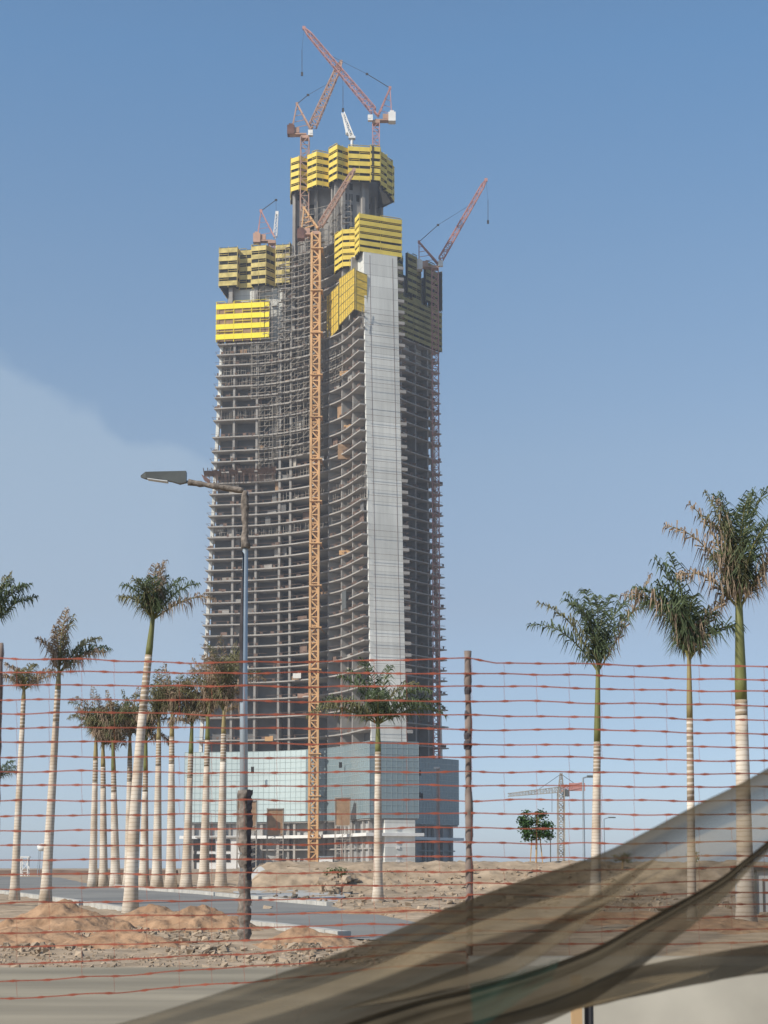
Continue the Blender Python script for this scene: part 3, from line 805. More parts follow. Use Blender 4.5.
s = MB(); s.box((c.x+.4, 560.4, z1 + .15), (5.2, 6, .25)); s.build('roof', 'galv', t)
t = thing('podium_annex', 'pale low annex with square openings at left foot of the skyscraper', 'annex', (P(222, 868, 585).x, 585, GZ))
s = MB(); x0, x1 = P(196, 868, 584).x, P(244, 868, 584).x; zt = P(200, 838, 584).z
s.hexa([(x0, 586, -1), (x1, 586, -1), (x1, 594, -1), (x0, 594, -1), (x0, 586, zt), (x1, 586, zt), (x1, 594, zt), (x0, 594, zt)])
wll = s.build('wall', 'white', t)
s = MB(); s.box(((x0+x1)/2, 589.6, zt + .3), (x1-x0+1, 9, .6)); s.build('roof', 'slab', t)
for px in (197.5, 211, 226):
    for py, hh in ((845, 5.2), (858, 3.6)):
        s = MB(); c = P(px, py, 585.9); s.box(c, (3.0, .3, hh * .8)); s.build('window', 'dark', wll)

# ------------------------------------------------------------------ cranes
def mast(px, py0, py1, Y, w_, m, name, parent, z0=None, t=.32, nb=None):
    a, b_ = P(px, py1, Y), P(px, py0, Y); a = V((b_.x, Y, z0 if z0 is not None else a.z))
    s = MB(); s.lattice(a, b_, w_, w_, nb or max(3, int((b_.z - a.z) / (w_ * 1.05))), t)
    return s.build(name, m, parent)
def luffer(label, slew, tip, apex, cw, Y, mj, mm, mcw, base_py, mastw=2.4, jw=2.0, hook=None, tie=None, z0=None, pivot=None, cab=True, t=.3, group='luffing cranes on the skyscraper', ja=1):
    sl_ = P(*slew, Y); base = V((sl_.x, Y, z0 if z0 is not None else P(slew[0], base_py, Y).z))
    th = thing('tower_crane', label, 'crane', base, group)
    s = MB(); s.lattice(base, sl_, mastw, mastw, max(2, int((sl_.z - base.z) / (mastw * 1.05))), t); s.build('mast', mm, th)
    pv = P(*(pivot or slew), Y); tp = P(*tip, Y)
    s = MB(); u1 = pv.lerp(tp, .06); u2 = pv.lerp(tp, .93)
    nb = max(4, int((tp - pv).length / 2.2))
    s.bar(pv + V((0, -.8, 0)), u1 + V((0, -.8, 0)), .4); s.bar(pv + V((0, .8, 0)), u1 + V((0, .8, 0)), .4)
    s.lattice(u1, u2, jw, jw * .7, nb, t * .95 * ja); s.lattice(u2, tp, jw * .7, .5, 3, t * .9 * ja)
    s.box(tp, (1.2, 1.0, 1.2)); s.build('jib', mj, th)
    ap = P(*apex, Y); s = MB()
    bk = P(cw[0], (cw[1] + slew[1]) / 2, Y)
    for e in (-1, 1):
        s.bar(pv + V((0, e, 0)), ap + V((0, e*.3, 0)), t * 1.5 * ja); s.bar(bk + V((0, e, 0)), ap + V((0, e*.3, 0)), t * 1.0 * ja)
    for k in range(1, 5):
        a = pv.lerp(ap, k/5); b_ = bk.lerp(ap, k/5); s.bar(a, b_, t * .5)
        s.bar(pv.lerp(ap, k/5) + V((0, 1, 0)), pv.lerp(ap, (k-1)/5) - V((0, 1, 0)), t * .7)
    s.box(ap, (1, 1, 1)); s.build('a_frame', mm, th)
    s = MB(); cp = P(*cw, Y)
    s.box((sl_ + cp) / 2 + V((0, 0, -.2)), ((sl_ - cp).length + .5, 2.6, .5)); s.box(sl_, (3, 3, 1.2))
    s.box((sl_*.4 + cp*.6) + V((0, 0, 1.1)), (2.2, 2.0, 2)); s.build('machine_deck', 'tan', th)
    s = MB(); s.box(cp, (2.8, 3.2, 3.6)); s.box(cp + V((0, 0, 2.1)), (1.6, 3, .6)); s.build('counterweight', mcw, th)
    if cab:
        sg = 1 if tip[0] > slew[0] else -1
        s = MB(); c_ = sl_ + V((sg * 2.2, -1.5, 1.2)); s.box(c_, (1.9, 1.6, 2.2)); s.box(c_ + V((sg*.3, -.85, .2)), (1.2, .1, 1.2)); s.build('cab', 'white', th)
    s = MB()
    ti = P(*tie, Y) if tie else ap.lerp(tp, .4)
    far = pv.lerp(tp, .72)
    s.bar(ap, ti, .22); s.bar(ti, far, .1); s.box(ti, (1.0, .5, .7)); s.build('tie_rope', 'cable', th)
    if hook:
        s = MB(); top_ = V((P(hook[0], hook[1], Y).x, Y, tp.z))
        a = P(hook[0], hook[1], Y); b_ = P(hook[0], hook[2], Y)
        s.bar(tp, a, .07); s.bar(a, b_, .2); s.box(b_, (.8, .5, 1.4)); s.build('hook_rope', 'cable', th)
    return th
luffer('faded red crane on the summit with the longest jib, leaning up to the left', (376, 123), (304, 28), (390, 88), (392, 118), 592, 'pink', 'pink', 'white', 178, tie=(367, 74), hook=(302, 50, 74), pivot=(378, 116), mastw=2.6, jw=2.3)
luffer('sun-bleached crane with dark brown counterweight at the upper left of the summit', (305, 138), (341, 62), (297, 104), (291, 131), 594, 'tan', 'tan', 'brown', 240, tie=(308, 95), hook=(343, 86, 110), pivot=(311, 130), mastw=3.2, jw=2.8, t=.36)
luffer('small pale crane standing behind the left wing\'s yellow screens', (272, 243), (277, 213), (261, 211), (257, 239), 600, 'white', 'pink', 'tan', 262, tie=(276, 200), pivot=(275, 238), mastw=1.8, jw=1.4, cab=False, t=.26)
luffer('pink crane on tall lattice mast against the right wing, jib leaning right', (435, 268), (486, 180), (419, 242), (419, 266), 622, 'pink', 'pink', 'white', 760, z0=44, tie=(438, 225), hook=(488, 200, 222), pivot=(438, 264), mastw=2.6, jw=2.0, t=.34)
o_cr = luffer('orange crane on the full-height mast up the middle of the skyscraper', (316, 234), (354, 170), (304, 208), (301, 235), 577, 'tan', 'orange', 'brown', 862, z0=GZ - .5, tie=(309, 190), pivot=(318, 229), mastw=3.0, jw=1.9, cab=False, t=.78, ja=.5)
s = MB()
x_ = P(316, 500, 577).x
for py in frange(250, 840, 42):
    c = P(316, py, 577); s.box((x_, 577, c.z), (4.6, 4.6, .35))
    s.bar((x_ - 1.6, 577, c.z), (x_ - 3, 590, c.z), .3); s.bar((x_ + 1.6, 577, c.z), (x_ + 3, 590, c.z), .3)
# thin climbing ladder and inner guide rail inside the mast
s.bar((x_, 577, GZ), (x_, 577, P(316, 240, 577).z), .7)
s.build('mast_collar', 'orange', o_cr)
# ties of the right mast
# white placing boom on the summit
t = thing('placing_boom', 'folded white concrete placing boom between the two summit cranes', 'placing boom', P(352, 150, 590))
s = MB(); a, b_ = P(352, 152, 590), P(352, 138, 590); s.tube([a, b_], .55); s.box(b_, (2.6, 2, .8)); s.build('pedestal', 'white', t)
s = MB(); s.lattice(b_, P(343, 113, 590), 1.5, 1.0, 6, .4); s.lattice(P(351, 134, 590) + V((0, 1.5, 0)), P(346, 131, 590) + V((0, 1.5, 0)), 1, .7, 3, .35); s.bar(P(343, 114, 590), P(347, 133, 590), .9); s.build('boom', 'white', t)
# small white site mast near the right podium
t = thing('floodlight_mast', 'slim tan floodlight mast in front of the right podium glass', 'floodlight mast', (P(438, 868, 590).x, 590, GZ))
s = MB(); s.lattice((P(438, 868, 590).x, 590, GZ - .5), P(438, 768, 590), .8, .8, 30, .22); s.build('pole', 'tan', t)
s = MB(); s.box(P(436.6, 768, 590), (2.2, .8, .8)); s.build('lamp_head', 'white', t)
# far hammerhead crane on the right
Y = 330
cb = P(561, 868, Y)
t = thing('tower_crane', 'distant hammerhead crane with a flat jib beyond the embankment', 'crane', (cb.x, Y, 1.7))
s = MB(); s.lattice((cb.x, Y, 1), P(561, 790, Y), 1.25, 1.25, 14, .26); s.lattice(P(561, 790, Y), P(561, 773, Y), 1.0, .35, 4, .18); s.build('mast', 'scaf', t)
s = MB(); s.lattice(P(561, 789.5, Y), P(508, 795, Y), 1.1, .6, 18, .13); s.build('jib', 'scaf', t)
s = MB(); s.lattice(P(561, 789.5, Y), P(582, 785, Y), 1.0, .9, 5, .25); s.box(P(577, 787, Y), (3.2, 1, 1.6)); s.build('counter_jib', 'pink', t)
s = MB(); s.box(P(566, 793, Y), (1.3, 1.3, 1.4)); s.build('cab', 'headg', t)
s = MB(); s.bar(P(561, 774, Y), P(535, 792, Y), .09); s.bar(P(561, 774, Y), P(578, 786, Y), .09); s.bar(P(552, 790, Y), P(552, 812, Y), .08); s.build('tie_rope', 'cable', t)

# ------------------------------------------------------------------ palms
def frond(parent, base, azd, eld, length, bend, mi, leaf=.62, n=44, droop=.7, wid=.055, rng=random):
    """one feather frond: stalk curving down, leaflets on both sides"""
    az_, el = R(azd), R(min(86, eld + 7)); length *= 1.06; s = MB(); p = V(base); pts = [p]; steps = 12
    el_ = el
    for k in range(steps):
        el_ = el - R(bend) * ((k + 1) / steps) ** 2.3
        p = p + V((math.cos(az_) * math.cos(el_), math.sin(az_) * math.cos(el_), math.sin(el_))) * length / steps
        az_ += rng.uniform(-.04, .04); pts.append(p)
    s.cur = 1
    s.tube(pts, [.035 * (1 - .8 * k / steps) for k in range(steps + 1)], 4, cap=False)
    s.cur = 0
    for k in range(n):
        u = .12 + .88 * (k + rng.random()) / n; f = u * steps; i = min(steps - 1, int(f))
        c = pts[i].lerp(pts[i+1], f - i); d = (pts[i+1] - pts[i]).normalized()
        lat = d.cross(V((0, 0, 1)))
        lat = lat.normalized() if lat.length > .1 else V((1, 0, 0))
        upv = lat.cross(d)
        for sg in (-1, 1):
            if rng.random() < .06: continue
            ll = leaf * (math.sin(math.pi * min(1, .18 + .8 * u)) * .75 + .3) * rng.uniform(.75, 1.15)
            a = rng.uniform(-.5, 1.0)
            dd = (lat * sg * math.cos(a) + upv * math.sin(a) * .8 + d * rng.uniform(.25, .75)).normalized()
            m1 = c + dd * ll * .45
            dd2 = (dd * (1 - droop) + V((rng.uniform(-.15, .15), rng.uniform(-.15, .15), -1)) * droop).normalized()
            m2 = m1 + dd2 * ll * .62
            w1 = dd.cross(V((rng.uniform(-1, 1), rng.uniform(-1, 1), rng.uniform(-.3, 1)))).normalized() * wid / 2
            s.quad(c - w1 * .5, c + w1 * .5, m1 + w1, m1 - w1)
            s.tri(m1 - w1, m1 + w1, m2)
    return s.build('frond', (('green', 'olive', 'dry')[mi], 'rachis'), parent)
PG = 'royal palms planted beside the road'
def palm(label, base_px, Y, top_px, rb, rt, shaft_px, fronds, scale=1.0, shaft_m='shaft', upper='rings', ring_from=.72, bulge=0, group=PG, ground=None):
    rng = random.Random(hash(label) % 1000 if False else int(abs(base_px * 13 + top_px[1] * 7)))
    tp = P(*top_px, Y); bx = P(base_px, 868, Y).x; gz = H(bx, Y) if ground is None else ground
    b0 = V((bx, Y, gz))
    th = thing('royal_palm', label, 'palm tree', b0, group)
    sh = P(top_px[0], shaft_px, Y); fr = (sh.z - gz) / (tp.z - gz)
    def axis(u):
        q = b0.lerp(tp, u); q.x += math.sin(u * math.pi) * bulge; return q
    def seg(u0, u1, r0, r1, m, name, n=12, flare=False):
        s = MB(); pts = [axis(u0 + (u1 - u0) * k / n) for k in range(n + 1)]
        rs = [r0 + (r1 - r0) * k / n + (rb * .45 * math.exp(-k * 1.2) if flare else 0) for k in range(n + 1)]
        if flare: pts[0] = pts[0] - V((0, 0, .15))
        s.tube(pts, rs, 12); return s.build(name, m, th, smooth=True)
    rm = rb + (rt - rb) * ring_from
    seg(0, fr * ring_from, rb, rm, 'trunk', 'trunk', flare=True)
    seg(fr * ring_from, fr, rm * .99, rt * 1.05, upper, 'upper_trunk', n=6)
    s = MB(); r2 = rt * .62
    s.tube([axis(fr), axis(fr + .2 * (1-fr)), axis(fr + .6 * (1-fr)), axis(1), axis(1) + V((0, 0, .25 * scale))], [rt * 1.0, rt * 1.0, rt * .8, r2, r2 * .4], 10)
    s.build('crownshaft', shaft_m, th, smooth=True)
    for (a, e, L_, bd, mi) in fronds:
        frond(th, axis(1) - V((0, 0, .1)), a, e, L_ * scale, bd, mi, leaf=.86 * scale, n=int(50 if Y < 80 else 46), droop=.58 if mi < 2 else .7, wid=.044 * max(.8, scale) * (1 if Y < 60 else 1.25), rng=rng)
    return th
# azimuth 0 = picture right, 180 = picture left, 90 away, 270 towards the camera
palm('tallest royal palm at far right, yellow-green crownshaft, full crown of green and dry fronds', 745, 43.5, (739, 606), .25, .165, 700,
     [(180, 70, 2.9, 30, 2), (185, 62, 2.9, 62, 2), (172, 78, 3.1, 28, 1), (120, 82, 3.2, 35, 0), (60, 80, 3.4, 40, 0), (20, 80, 3.4, 38, 0), (0, 72, 3.3, 60, 0),
      (355, 55, 2.5, 20, 2), (15, 50, 2.2, 40, 2), (200, 78, 2.6, 50, 1), (270, 80, 2.8, 45, 0), (300, 70, 2.8, 80, 0), (190, 45, 1.9, 75, 2), (90, 60, 2.6, 70, 0), (165, 85, 2.9, 20, 2), (20, 87, 3.1, 16, 0), (150, 84, 3.0, 12, 0)], 1.06, ring_from=.93)
palm('royal palm second from right, slim banded trunk and green crown swept to the left', 691, 43.5, (689, 657), .13, .085, 718,
     [(180, 72, 2.3, 75, 0), (175, 66, 2.0, 60, 0), (185, 74, 1.9, 90, 0), (160, 84, 2.1, 50, 0), (100, 82, 1.9, 60, 0), (10, 62, 1.9, 40, 2), (5, 50, 1.6, 75, 0), (30, 72, 1.6, 80, 0), (270, 80, 1.7, 70, 0), (182, 66, 2.4, 85, 2), (140, 84, 2.6, 18, 0), (178, 76, 2.6, 30, 0)], 1.12, shaft_m='shaftt', ring_from=.6)
palm('royal palm third from right, dark green crown with one dry frond rising to the right', 595, 71, (598, 670), .24, .15, 742,
     [(180, 60, 3.2, 50, 1), (175, 50, 3.0, 65, 0), (150, 78, 3.0, 60, 0), (100, 85, 3.4, 50, 0), (60, 78, 3.2, 55, 0), (20, 72, 3.4, 60, 0), (5, 52, 3.9, -6, 2), (0, 66, 3.2, 70, 0), (270, 80, 2.9, 70, 0), (230, 78, 2.8, 75, 0), (185, 75, 3, 40, 0)], 1.25, ring_from=.8)
palm('lone royal palm standing in front of the skyscraper\'s right podium, wide flat drooping crown', 378, 70, (378, 722), .21, .13, 752,
     [(180, 22, 3.0, 66, 1), (170, 38, 2.8, 80, 0), (190, 62, 2.6, 55, 0), (140, 78, 2.9, 40, 0), (175, 74, 2.6, 60, 0), (0, 22, 2.9, 66, 0), (8, 36, 2.9, 80, 0), (350, 48, 2.7, 70, 0), (50, 74, 2.6, 30, 0), (20, 62, 2.6, 70, 1), (270, 55, 2.2, 90, 0), (200, 38, 2.4, 80, 1), (340, 38, 2.3, 80, 0)], 1.05, ring_from=.85)
palm('tall leaning royal palm left of the lamp post, one dry frond pointing straight up', 131, 55, (153, 617), .235, .12, 655,
     [(80, 84, 2.0, 10, 2), (45, 80, 2.2, 22, 2), (180, 62, 1.7, 60, 0), (170, 70, 1.7, 40, 1), (185, 50, 1.5, 70, 1), (20, 62, 1.9, 40, 0), (10, 50, 2.1, 50, 0), (0, 30, 2.3, 52, 2), (60, 74, 1.8, 40, 0), (270, 74, 1.7, 70, 0), (240, 70, 1.6, 60, 0)], .95, ring_from=.78, bulge=-.12)
palm('slightly leaning royal palm beyond the tallest dirt heap, sparse crown with fronds blown right', 46, 66, (59, 671), .22, .12, 690,
     [(75, 82, 2.7, 20, 2), (50, 76, 2.5, 25, 1), (0, 50, 2.2, 45, 1), (5, 40, 2.3, 60, 0), (355, 34, 2.1, 50, 2), (180, 68, 1.7, 50, 2), (120, 80, 2.0, 30, 2)], 1.0, shaft_m='shaftt', ring_from=.85)
palm('slender royal palm with small brown crown, second palm in from the left edge', 15, 72, (24, 688), .2, .1, 700,
     [(160, 60, 1.9, 50, 2), (170, 40, 1.7, 60, 2), (10, 45, 1.9, 50, 2), (0, 30, 2.1, 40, 2), (60, 70, 1.7, 50, 1), (270, 60, 1.5, 80, 1)], .85, shaft_m='shaftt', ring_from=.85)
palm('royal palm cut off by the left edge, only its green crown reaching into view', -9, 64, (-6, 622), .22, .13, 650,
     [(0, 62, 2.2, 60, 0), (10, 45, 2.0, 50, 0), (355, 70, 2.1, 80, 0), (350, 75, 1.9, 40, 0), (30, 80, 2.2, 40, 1), (180, 50, 2.0, 50, 0), (270, 70, 1.9, 70, 0), (150, 70, 2, 50, 0)], 1.0)
palm('short palm low at the left edge, seen beyond its taller neighbours', -6, 120, (-4, 778), .2, .13, 788,
     [(0, 40, 2.0, 60, 0), (20, 60, 1.9, 60, 0), (350, 25, 1.8, 50, 1), (180, 40, 1.9, 60, 0), (270, 60, 1.5, 80, 0), (160, 60, 2, 60, 0)], 1.0)
grp = [(93, 95, (96, 738), 'leftmost of the palm clump, thin trunk with a dry brown crown'),
       (104, 95, (103, 745), 'second from left in the palm clump, drooping dull brown crown'),
       (116, 94, (113, 742), 'third from left in the palm clump, green shaft under a ragged olive crown'),
       (129, 97, (130, 737), 'fourth in the palm clump, half hidden behind the tall leaning palm'),
       (144, 94, (146, 741), 'fifth in the palm clump, just right of the leaning palm, green upper shaft'),
       (157, 93, (159, 718), 'sixth in the palm clump, upright crown of dry fronds'),
       (171, 92, (172, 715), 'seventh in the palm clump, dry brush-like crown touching its left neighbour'),
       (186, 92, (192, 724), 'third from right in the palm clump, green crown before the podium edge'),
       (204, 91, (208, 718), 'second from right in the palm clump, tan upper trunk before the pale glass'),
       (221, 90, (224, 712), 'rightmost of the palm clump, tall shaggy crown beside the lamp post')]
for i, (bx, Y, tp, lab) in enumerate(grp):
    rg = random.Random(50 + i); big = 1.45 if i == 9 else (1.15 if i in (8,) else 1.0)
    fr = []
    for k in range(8 if i < 9 else 15):
        a = rg.uniform(0, 360); mi = rg.choice((2, 2, 1, 1) if i not in (4, 7, 2) else (0, 1, 1, 2))
        fr.append((a, rg.uniform(66, 88), rg.uniform(2.1, 3.0) * big, rg.uniform(15, 110), mi))
    fr += [(180 + rg.uniform(-20, 20), 62, 2.3 * big, 95, 1), (rg.uniform(-20, 20), 62, 2.3 * big, 95, 2), (rg.uniform(0, 360), 84, 3.0 * big, 14, 2), (rg.uniform(0, 360), 30, 1.5, 110, 2)]
    palm(lab, bx, Y, tp, .30 if i > 1 else .26, .14, tp[1] + (30 if i in (2, 4, 7) else 22), fr, 1.0, shaft_m='shaft' if i in (2, 4, 7, 8) else 'shaftt', ring_from=.82)

# ------------------------------------------------------------------ street lamp (wrapped)
Yp = 35.5
bp = P(245, 868, Yp); topz = P(245, 488, Yp).z; bx = bp.x
lamp = thing('street_lamp', 'tall galvanised street lamp wrapped in brown plastic, single arm reaching left', 'street lamp', (bx, Yp, 0))
s = MB(); s.tube([(bx, Yp, -.1), P(243.6, 700, Yp), P(246, 491, Yp)], [.10, .085, .05], 14); s.build('pole', 'galv', lamp, smooth=True)
elb = P(245, 491, Yp); ae = P(187, 482, Yp)
s = MB(); s.tube([elb, elb.lerp(ae, .5) + V((0, 0, .0)), ae], [.045, .04, .038], 10); s.build('arm', 'galv', lamp, smooth=True)
def wrapped(pts, r, name, m, seed):
    rg = random.Random(seed); s = MB(); P2 = []; n = max(6, int(sum((b - a).length for a, b in zip(pts, pts[1:])) / .09))
    for k in range(n + 1):
        f = k / n * (len(pts) - 1); i = min(len(pts) - 2, int(f)); P2.append(pts[i].lerp(pts[i+1], f - i) + V((rg.uniform(-.012, .012), 0, 0)))
    s.tube(P2, [r * rg.uniform(.78, 1.3) for _ in P2], 12); return s.build(name, m, lamp, smooth=True)
wrapped([V((bx, Yp, -.02)), V((bx, Yp, 1.6)), P(244, 790, Yp)], .125, 'plastic_wrap', 'wrap', 1)
wrapped([P(245.2, 548, Yp), elb, ], .082, 'plastic_wrap', 'wrap', 2)
wrapped([elb, ae.lerp(elb, .02)], .062, 'plastic_wrap', 'wrap', 3)
s = MB()   # torn wrap hanging down the left side
pr = None
rg = random.Random(5)
for k in range(30):
    u = k / 29; py = 552 + u * 150; a = P(243.0 - 3.5 * math.sin(min(1, u * 1.6) * 1.57) + rg.uniform(-.5, .5), py, Yp - .08); b_ = P(242.6, py, Yp - .09)
    if pr: s.quad(pr[0], pr[1], b_, a); s.quad(pr[0] + V((0, .05, 0)), a + V((0, .05, 0)), b_, pr[1])
    pr = (a, b_)
s.build('torn_wrap', 'wrapd', lamp)
s = MB()   # dark strip flapping at the lower wrap
pr = None
for k in range(26):
    u = k / 25; py = 790 + u * 90; a = P(251.5 + rg.uniform(-1, 1.6), py, Yp - .1); b_ = P(247, py, Yp - .17)
    if pr: s.quad(pr[0], pr[1], b_, a)
    pr = (a, b_)
s.build('torn_wrap', 'wrapd', lamp)
s = MB()   # wedge-shaped lamp head
hs = [(141, 476, 477.5), (146, 472.8, 479), (160, 472.4, 479.4), (172, 472.2, 481.8), (180, 472.0, 484.2), (186.5, 471.8, 482.6)]
pr = None
for px, t0, t1 in hs:
    w_ = .10 if px > 145 else .05
    a, b_ = P(px, t0, Yp), P(px, t1, Yp)
    cur = [a + V((0, -w_, 0)), a + V((0, w_, 0)), b_ + V((0, w_*.7, 0)), b_ + V((0, -w_*.7, 0))]
    if pr:
        for j in range(4): s.quad(pr[j], cur[j], cur[(j+1) % 4], pr[(j+1) % 4])
    else: s.quad(*cur)
    pr = cur
s.quad(*pr[::-1]); s.build('lamp_head', 'headg', lamp)
s = MB(); s.hexa([P(148, 479.8, Yp) + V((0, -.1, 0)), P(168, 482.6, Yp) + V((0, -.1, 0)), P(168, 482.6, Yp) + V((0, .1, 0)), P(148, 479.8, Yp) + V((0, .1, 0)),
                  P(148, 479, Yp) + V((0, -.1, 0)), P(168, 481.5, Yp) + V((0, -.1, 0)), P(168, 481.5, Yp) + V((0, .1, 0)), P(148, 479, Yp) + V((0, .1, 0))])
s.build('diffuser', 'cabin', lamp)
def small_lamp(px, py0, Y, arm_px, label):
    a = P(px, py0, Y); z0 = H(a.x, Y)
    t = thing('street_lamp', label, 'street lamp', (a.x, Y, z0), 'distant street lamps beyond the embankment')
    s = MB(); s.tube([(a.x, Y, z0 - .2), a], [.13, .09], 8); s.build('pole', 'galv', t)
    e = P(arm_px, py0 - 1.5, Y); s = MB(); s.tube([a, e], .07, 6); s.build('arm', 'galv', t)
    s = MB(); s.box(e + V((.5 if arm_px > px else -.5, 0, 0)), (1.2, .4, .2)); s.build('lamp_head', 'headg', t)
small_lamp(583, 778, 150, 588, 'taller distant street lamp just left of the third palm from the right')
small_lamp(604, 819, 270, 609, 'smaller distant street lamp right of the third palm from the right')

# ------------------------------------------------------------------ staked sapling and shrubs on the embankment
def leafy(px, pyt, pyb, halfw, Y, label, name, cat, n, stakes=True, lw=.13):
    rg = random.Random(int(px)); base = P(px, 864, Y); gz = H(base.x, Y); base.z = gz
    t = thing(name, label, cat, base)
    c = P(px, (pyt + pyb) / 2, Y); hh = (pyb - pyt) / 2 / 1600 * Y; hw = halfw / 1600 * Y
    s = MB()
    lim = [c + V((rg.uniform(-hw, hw) * .8, rg.uniform(-hw, hw) * .7, rg.uniform(-hh, hh) * .8)) for _ in range(30)]
    s.tube([base - V((0, 0, .2)), base.lerp(c, .5) + V((.04, 0, 0)), c], [.06, .05, .03], 7)
    for l_ in lim: s.tube([c - V((0, 0, hh * .7)), l_], [.025, .012], 5)
    s.build('trunk', 'wood', t)
    s = MB()
    for k in range(n):
        l_ = rg.choice(lim); p = l_ + V((rg.gauss(0, .14), rg.gauss(0, .14), rg.gauss(0, .11))) * (hw / 1.0)
        a = V((rg.uniform(-1, 1), rg.uniform(-1, 1), rg.uniform(-1, .4))).normalized() * lw; b_ = a.cross(V((rg.uniform(-1, 1), rg.uniform(-1, 1), 1))).normalized() * lw * .5
        s.quad(p, p + a * .5 + b_, p + a, p + a * .5 - b_)
    s.build('crown', 'leaf', t)
    if stakes:
        for dx, dy in ((-.35, 0), (.4, 0), (.05, .35)):
            s = MB(); s.bar(base + V((dx, dy, -.2)), base + V((dx * .6, dy * .6, 1.5)), .06); s.build('stake', 'wood', t)
    return t
leafy(536, 810, 841, 17, 92, 'small staked sapling with a leafy green crown on the embankment crest', 'sapling', 'sapling', 2400)
leafy(338, 868, 886, 15, 86, 'dark dry bush on the rough earth left of the lone palm', 'shrub', 'bush', 700, stakes=False, lw=.12)
leafy(622, 852, 862, 9, 88, 'low scrubby bush on the embankment crest behind the net', 'shrub', 'bush', 220, stakes=False, lw=.1)
leafy(693, 850, 862, 7, 88, 'second low bush beside the slim banded palm, behind the net', 'shrub', 'bush', 200, stakes=False, lw=.1)
t = thing('marker_post', 'thin steel post standing right of the staked sapling', 'post', (P(550.5, 868, 91).x, 91, 1.8))
s = MB(); s.tube([(P(550.5, 868, 91).x, 91, 1.4), P(550.5, 837, 91)], .03, 8); s.box(P(550.5, 838, 91), (.1, .1, .16)); s.build('pole', 'headg', t)

# left horizon: white water tank and a scaffold frame
Y = 140
t = thing('water_tank', 'small white water tank on legs beyond the left palms', 'water tank', (P(43, 868, Y).x, Y, .9))
s = MB(); s.tube([P(43, 851, Y), P(43, 848, Y), P(43, 845, Y), P(43, 843.5, Y)], [.38, .5, .5, .2], 14); s.build('tank', 'white', t, smooth=True)
s = MB()
for i in (-1, 1):
    for j in (-1, 1): s.bar(P(43, 851, Y) + V((i*.3, j*.3, 0)), V((P(43, 868, Y).x + i*.4, Y + j*.4, .8)), .05)
s.build('leg_frame', 'galv', t)
t = thing('scaffold_frame', 'little pale scaffold frame on the left horizon beside the slender palm', 'scaffold', (P(25, 868, Y).x, Y, .9))
s = MB(); s.lattice((P(25, 868, Y).x, Y, .7), P(25, 857, Y), .6, .6, 3, .07); s.box(P(25, 857, Y), (.9, .7, .1)); s.build('frame', 'white', t)

# site cabin at the right edge
c = P(775, 868, 57); zt = P(755, 868 + 2, 57).z
t = thing('site_cabin', 'pale grey site cabin with a dark roof edge at the right border', 'cabin', (c.x, 57, 0))
x0 = P(753.5, 868, 57).x
s = MB(); s.hexa([(x0, 57, -.1), (x0+4, 57, -.1), (x0+4, 60, -.1), (x0, 60, -.1), (x0, 57, zt), (x0+4, 57, zt), (x0+4, 60, zt), (x0, 60, zt)]); s.build('wall', 'cabin', t)
s = MB(); s.box((x0 + 2, 58.5, zt + .06), (4.3, 3.3, .14)); s.build('roof', 'cable', t)
s = MB(); s.bar((x0 + .05, 56.97, 0), (x0 + .05, 56.97, zt), .08); s.bar((x0 + .32, 56.97, 0), (x0 + .32, 56.97, zt - .3), .04); s.build('corner_trim', 'headg', t)

# ------------------------------------------------------------------ dirt mounds and rubble
def mound(px, py, rx, ry, h, label, seed, m='dirt'):
    h *= .74
    rx *= .92
    c = G(px, py); s = MB(); n = 64
    t0 = V((seed * 7.3, 0, 0))
    for j in range(n + 1):
        for i in range(n + 1):
            u, v = i / n * 2 - 1, j / n * 2 - 1; r = math.sqrt(u*u + v*v)
            x, y = c.x + u * rx, c.y + v * ry
            k = max(0, 1 - r) ** 1.05 * h * (1 + .35 * noise.noise(V((u * 1.6, v * 1.6, seed))))
            k += (.20 * h * noise.fractal(V((x * 1.7, y * 1.7, seed)), 1, 2, 4) - .07 * abs(noise.noise(V((x * 4, y * 3, seed)))) - .03 * abs(noise.noise(V((x * 9, y * 7, seed))))) * max(0, min(1, (1.05 - r) * 4))
            s.v.append(V((x, y, H(x, y) - .16 + .12 * max(0, min(1, (1.1-r)*3)) + k)))
    for j in range(n):
        for i in range(n):
            a = j * (n+1) + i; s.f.append((a, a+1, a+n+2, a+n+1)); s.m.append(0)
    o = s.build('dirt_mound', m, smooth=True, origin=(c.x, c.y, H(c.x, c.y)))
    return tag(o, label, 'dirt mound', 'heaps of orange dirt along the roadside')
mound(64, 932, 2.5, 2.4, 1.15, 'tall pointed orange dirt heap at left, below the second palm', 1)
mound(28, 944, 2.3, 2.0, .55, 'low spread-out dirt heap nearest the left edge', 2)
mound(148, 926, 2.0, 2.2, .85, 'rounded dirt heap just right of the leaning palm foot', 3)
mound(196, 930, 2.2, 2.2, 1.0, 'broad dirt heap immediately left of the wrapped lamp post', 4)
mound(120, 946, 1.9, 1.7, .55, 'low crumbling dirt heap littered with stones in front of two bigger heaps', 5)
mound(305, 944, 1.5, 1.5, .55, 'small dirt heap right of the wrapped lamp post', 6)
mound(400, 913, 4.6, 2.2, .35, 'flat spread of orange dirt around the lone palm foot', 7)
mound(300, 882, 5.5, 2.6, .75, 'rough pile of excavated earth before the tower base', 8, 'sand')
mound(345, 884, 3.5, 2.4, .9, 'darker clumped earth pile left of the lone palm', 9, 'sand')
mound(640, 922, 5.5, 3.0, .5, 'orange earth bank behind the net near the right palms', 10)
mound(730, 930, 4.0, 2.5, .45, 'orange earth heap at the feet of the two rightmost palms', 11)
rg = random.Random(3); s = MB()
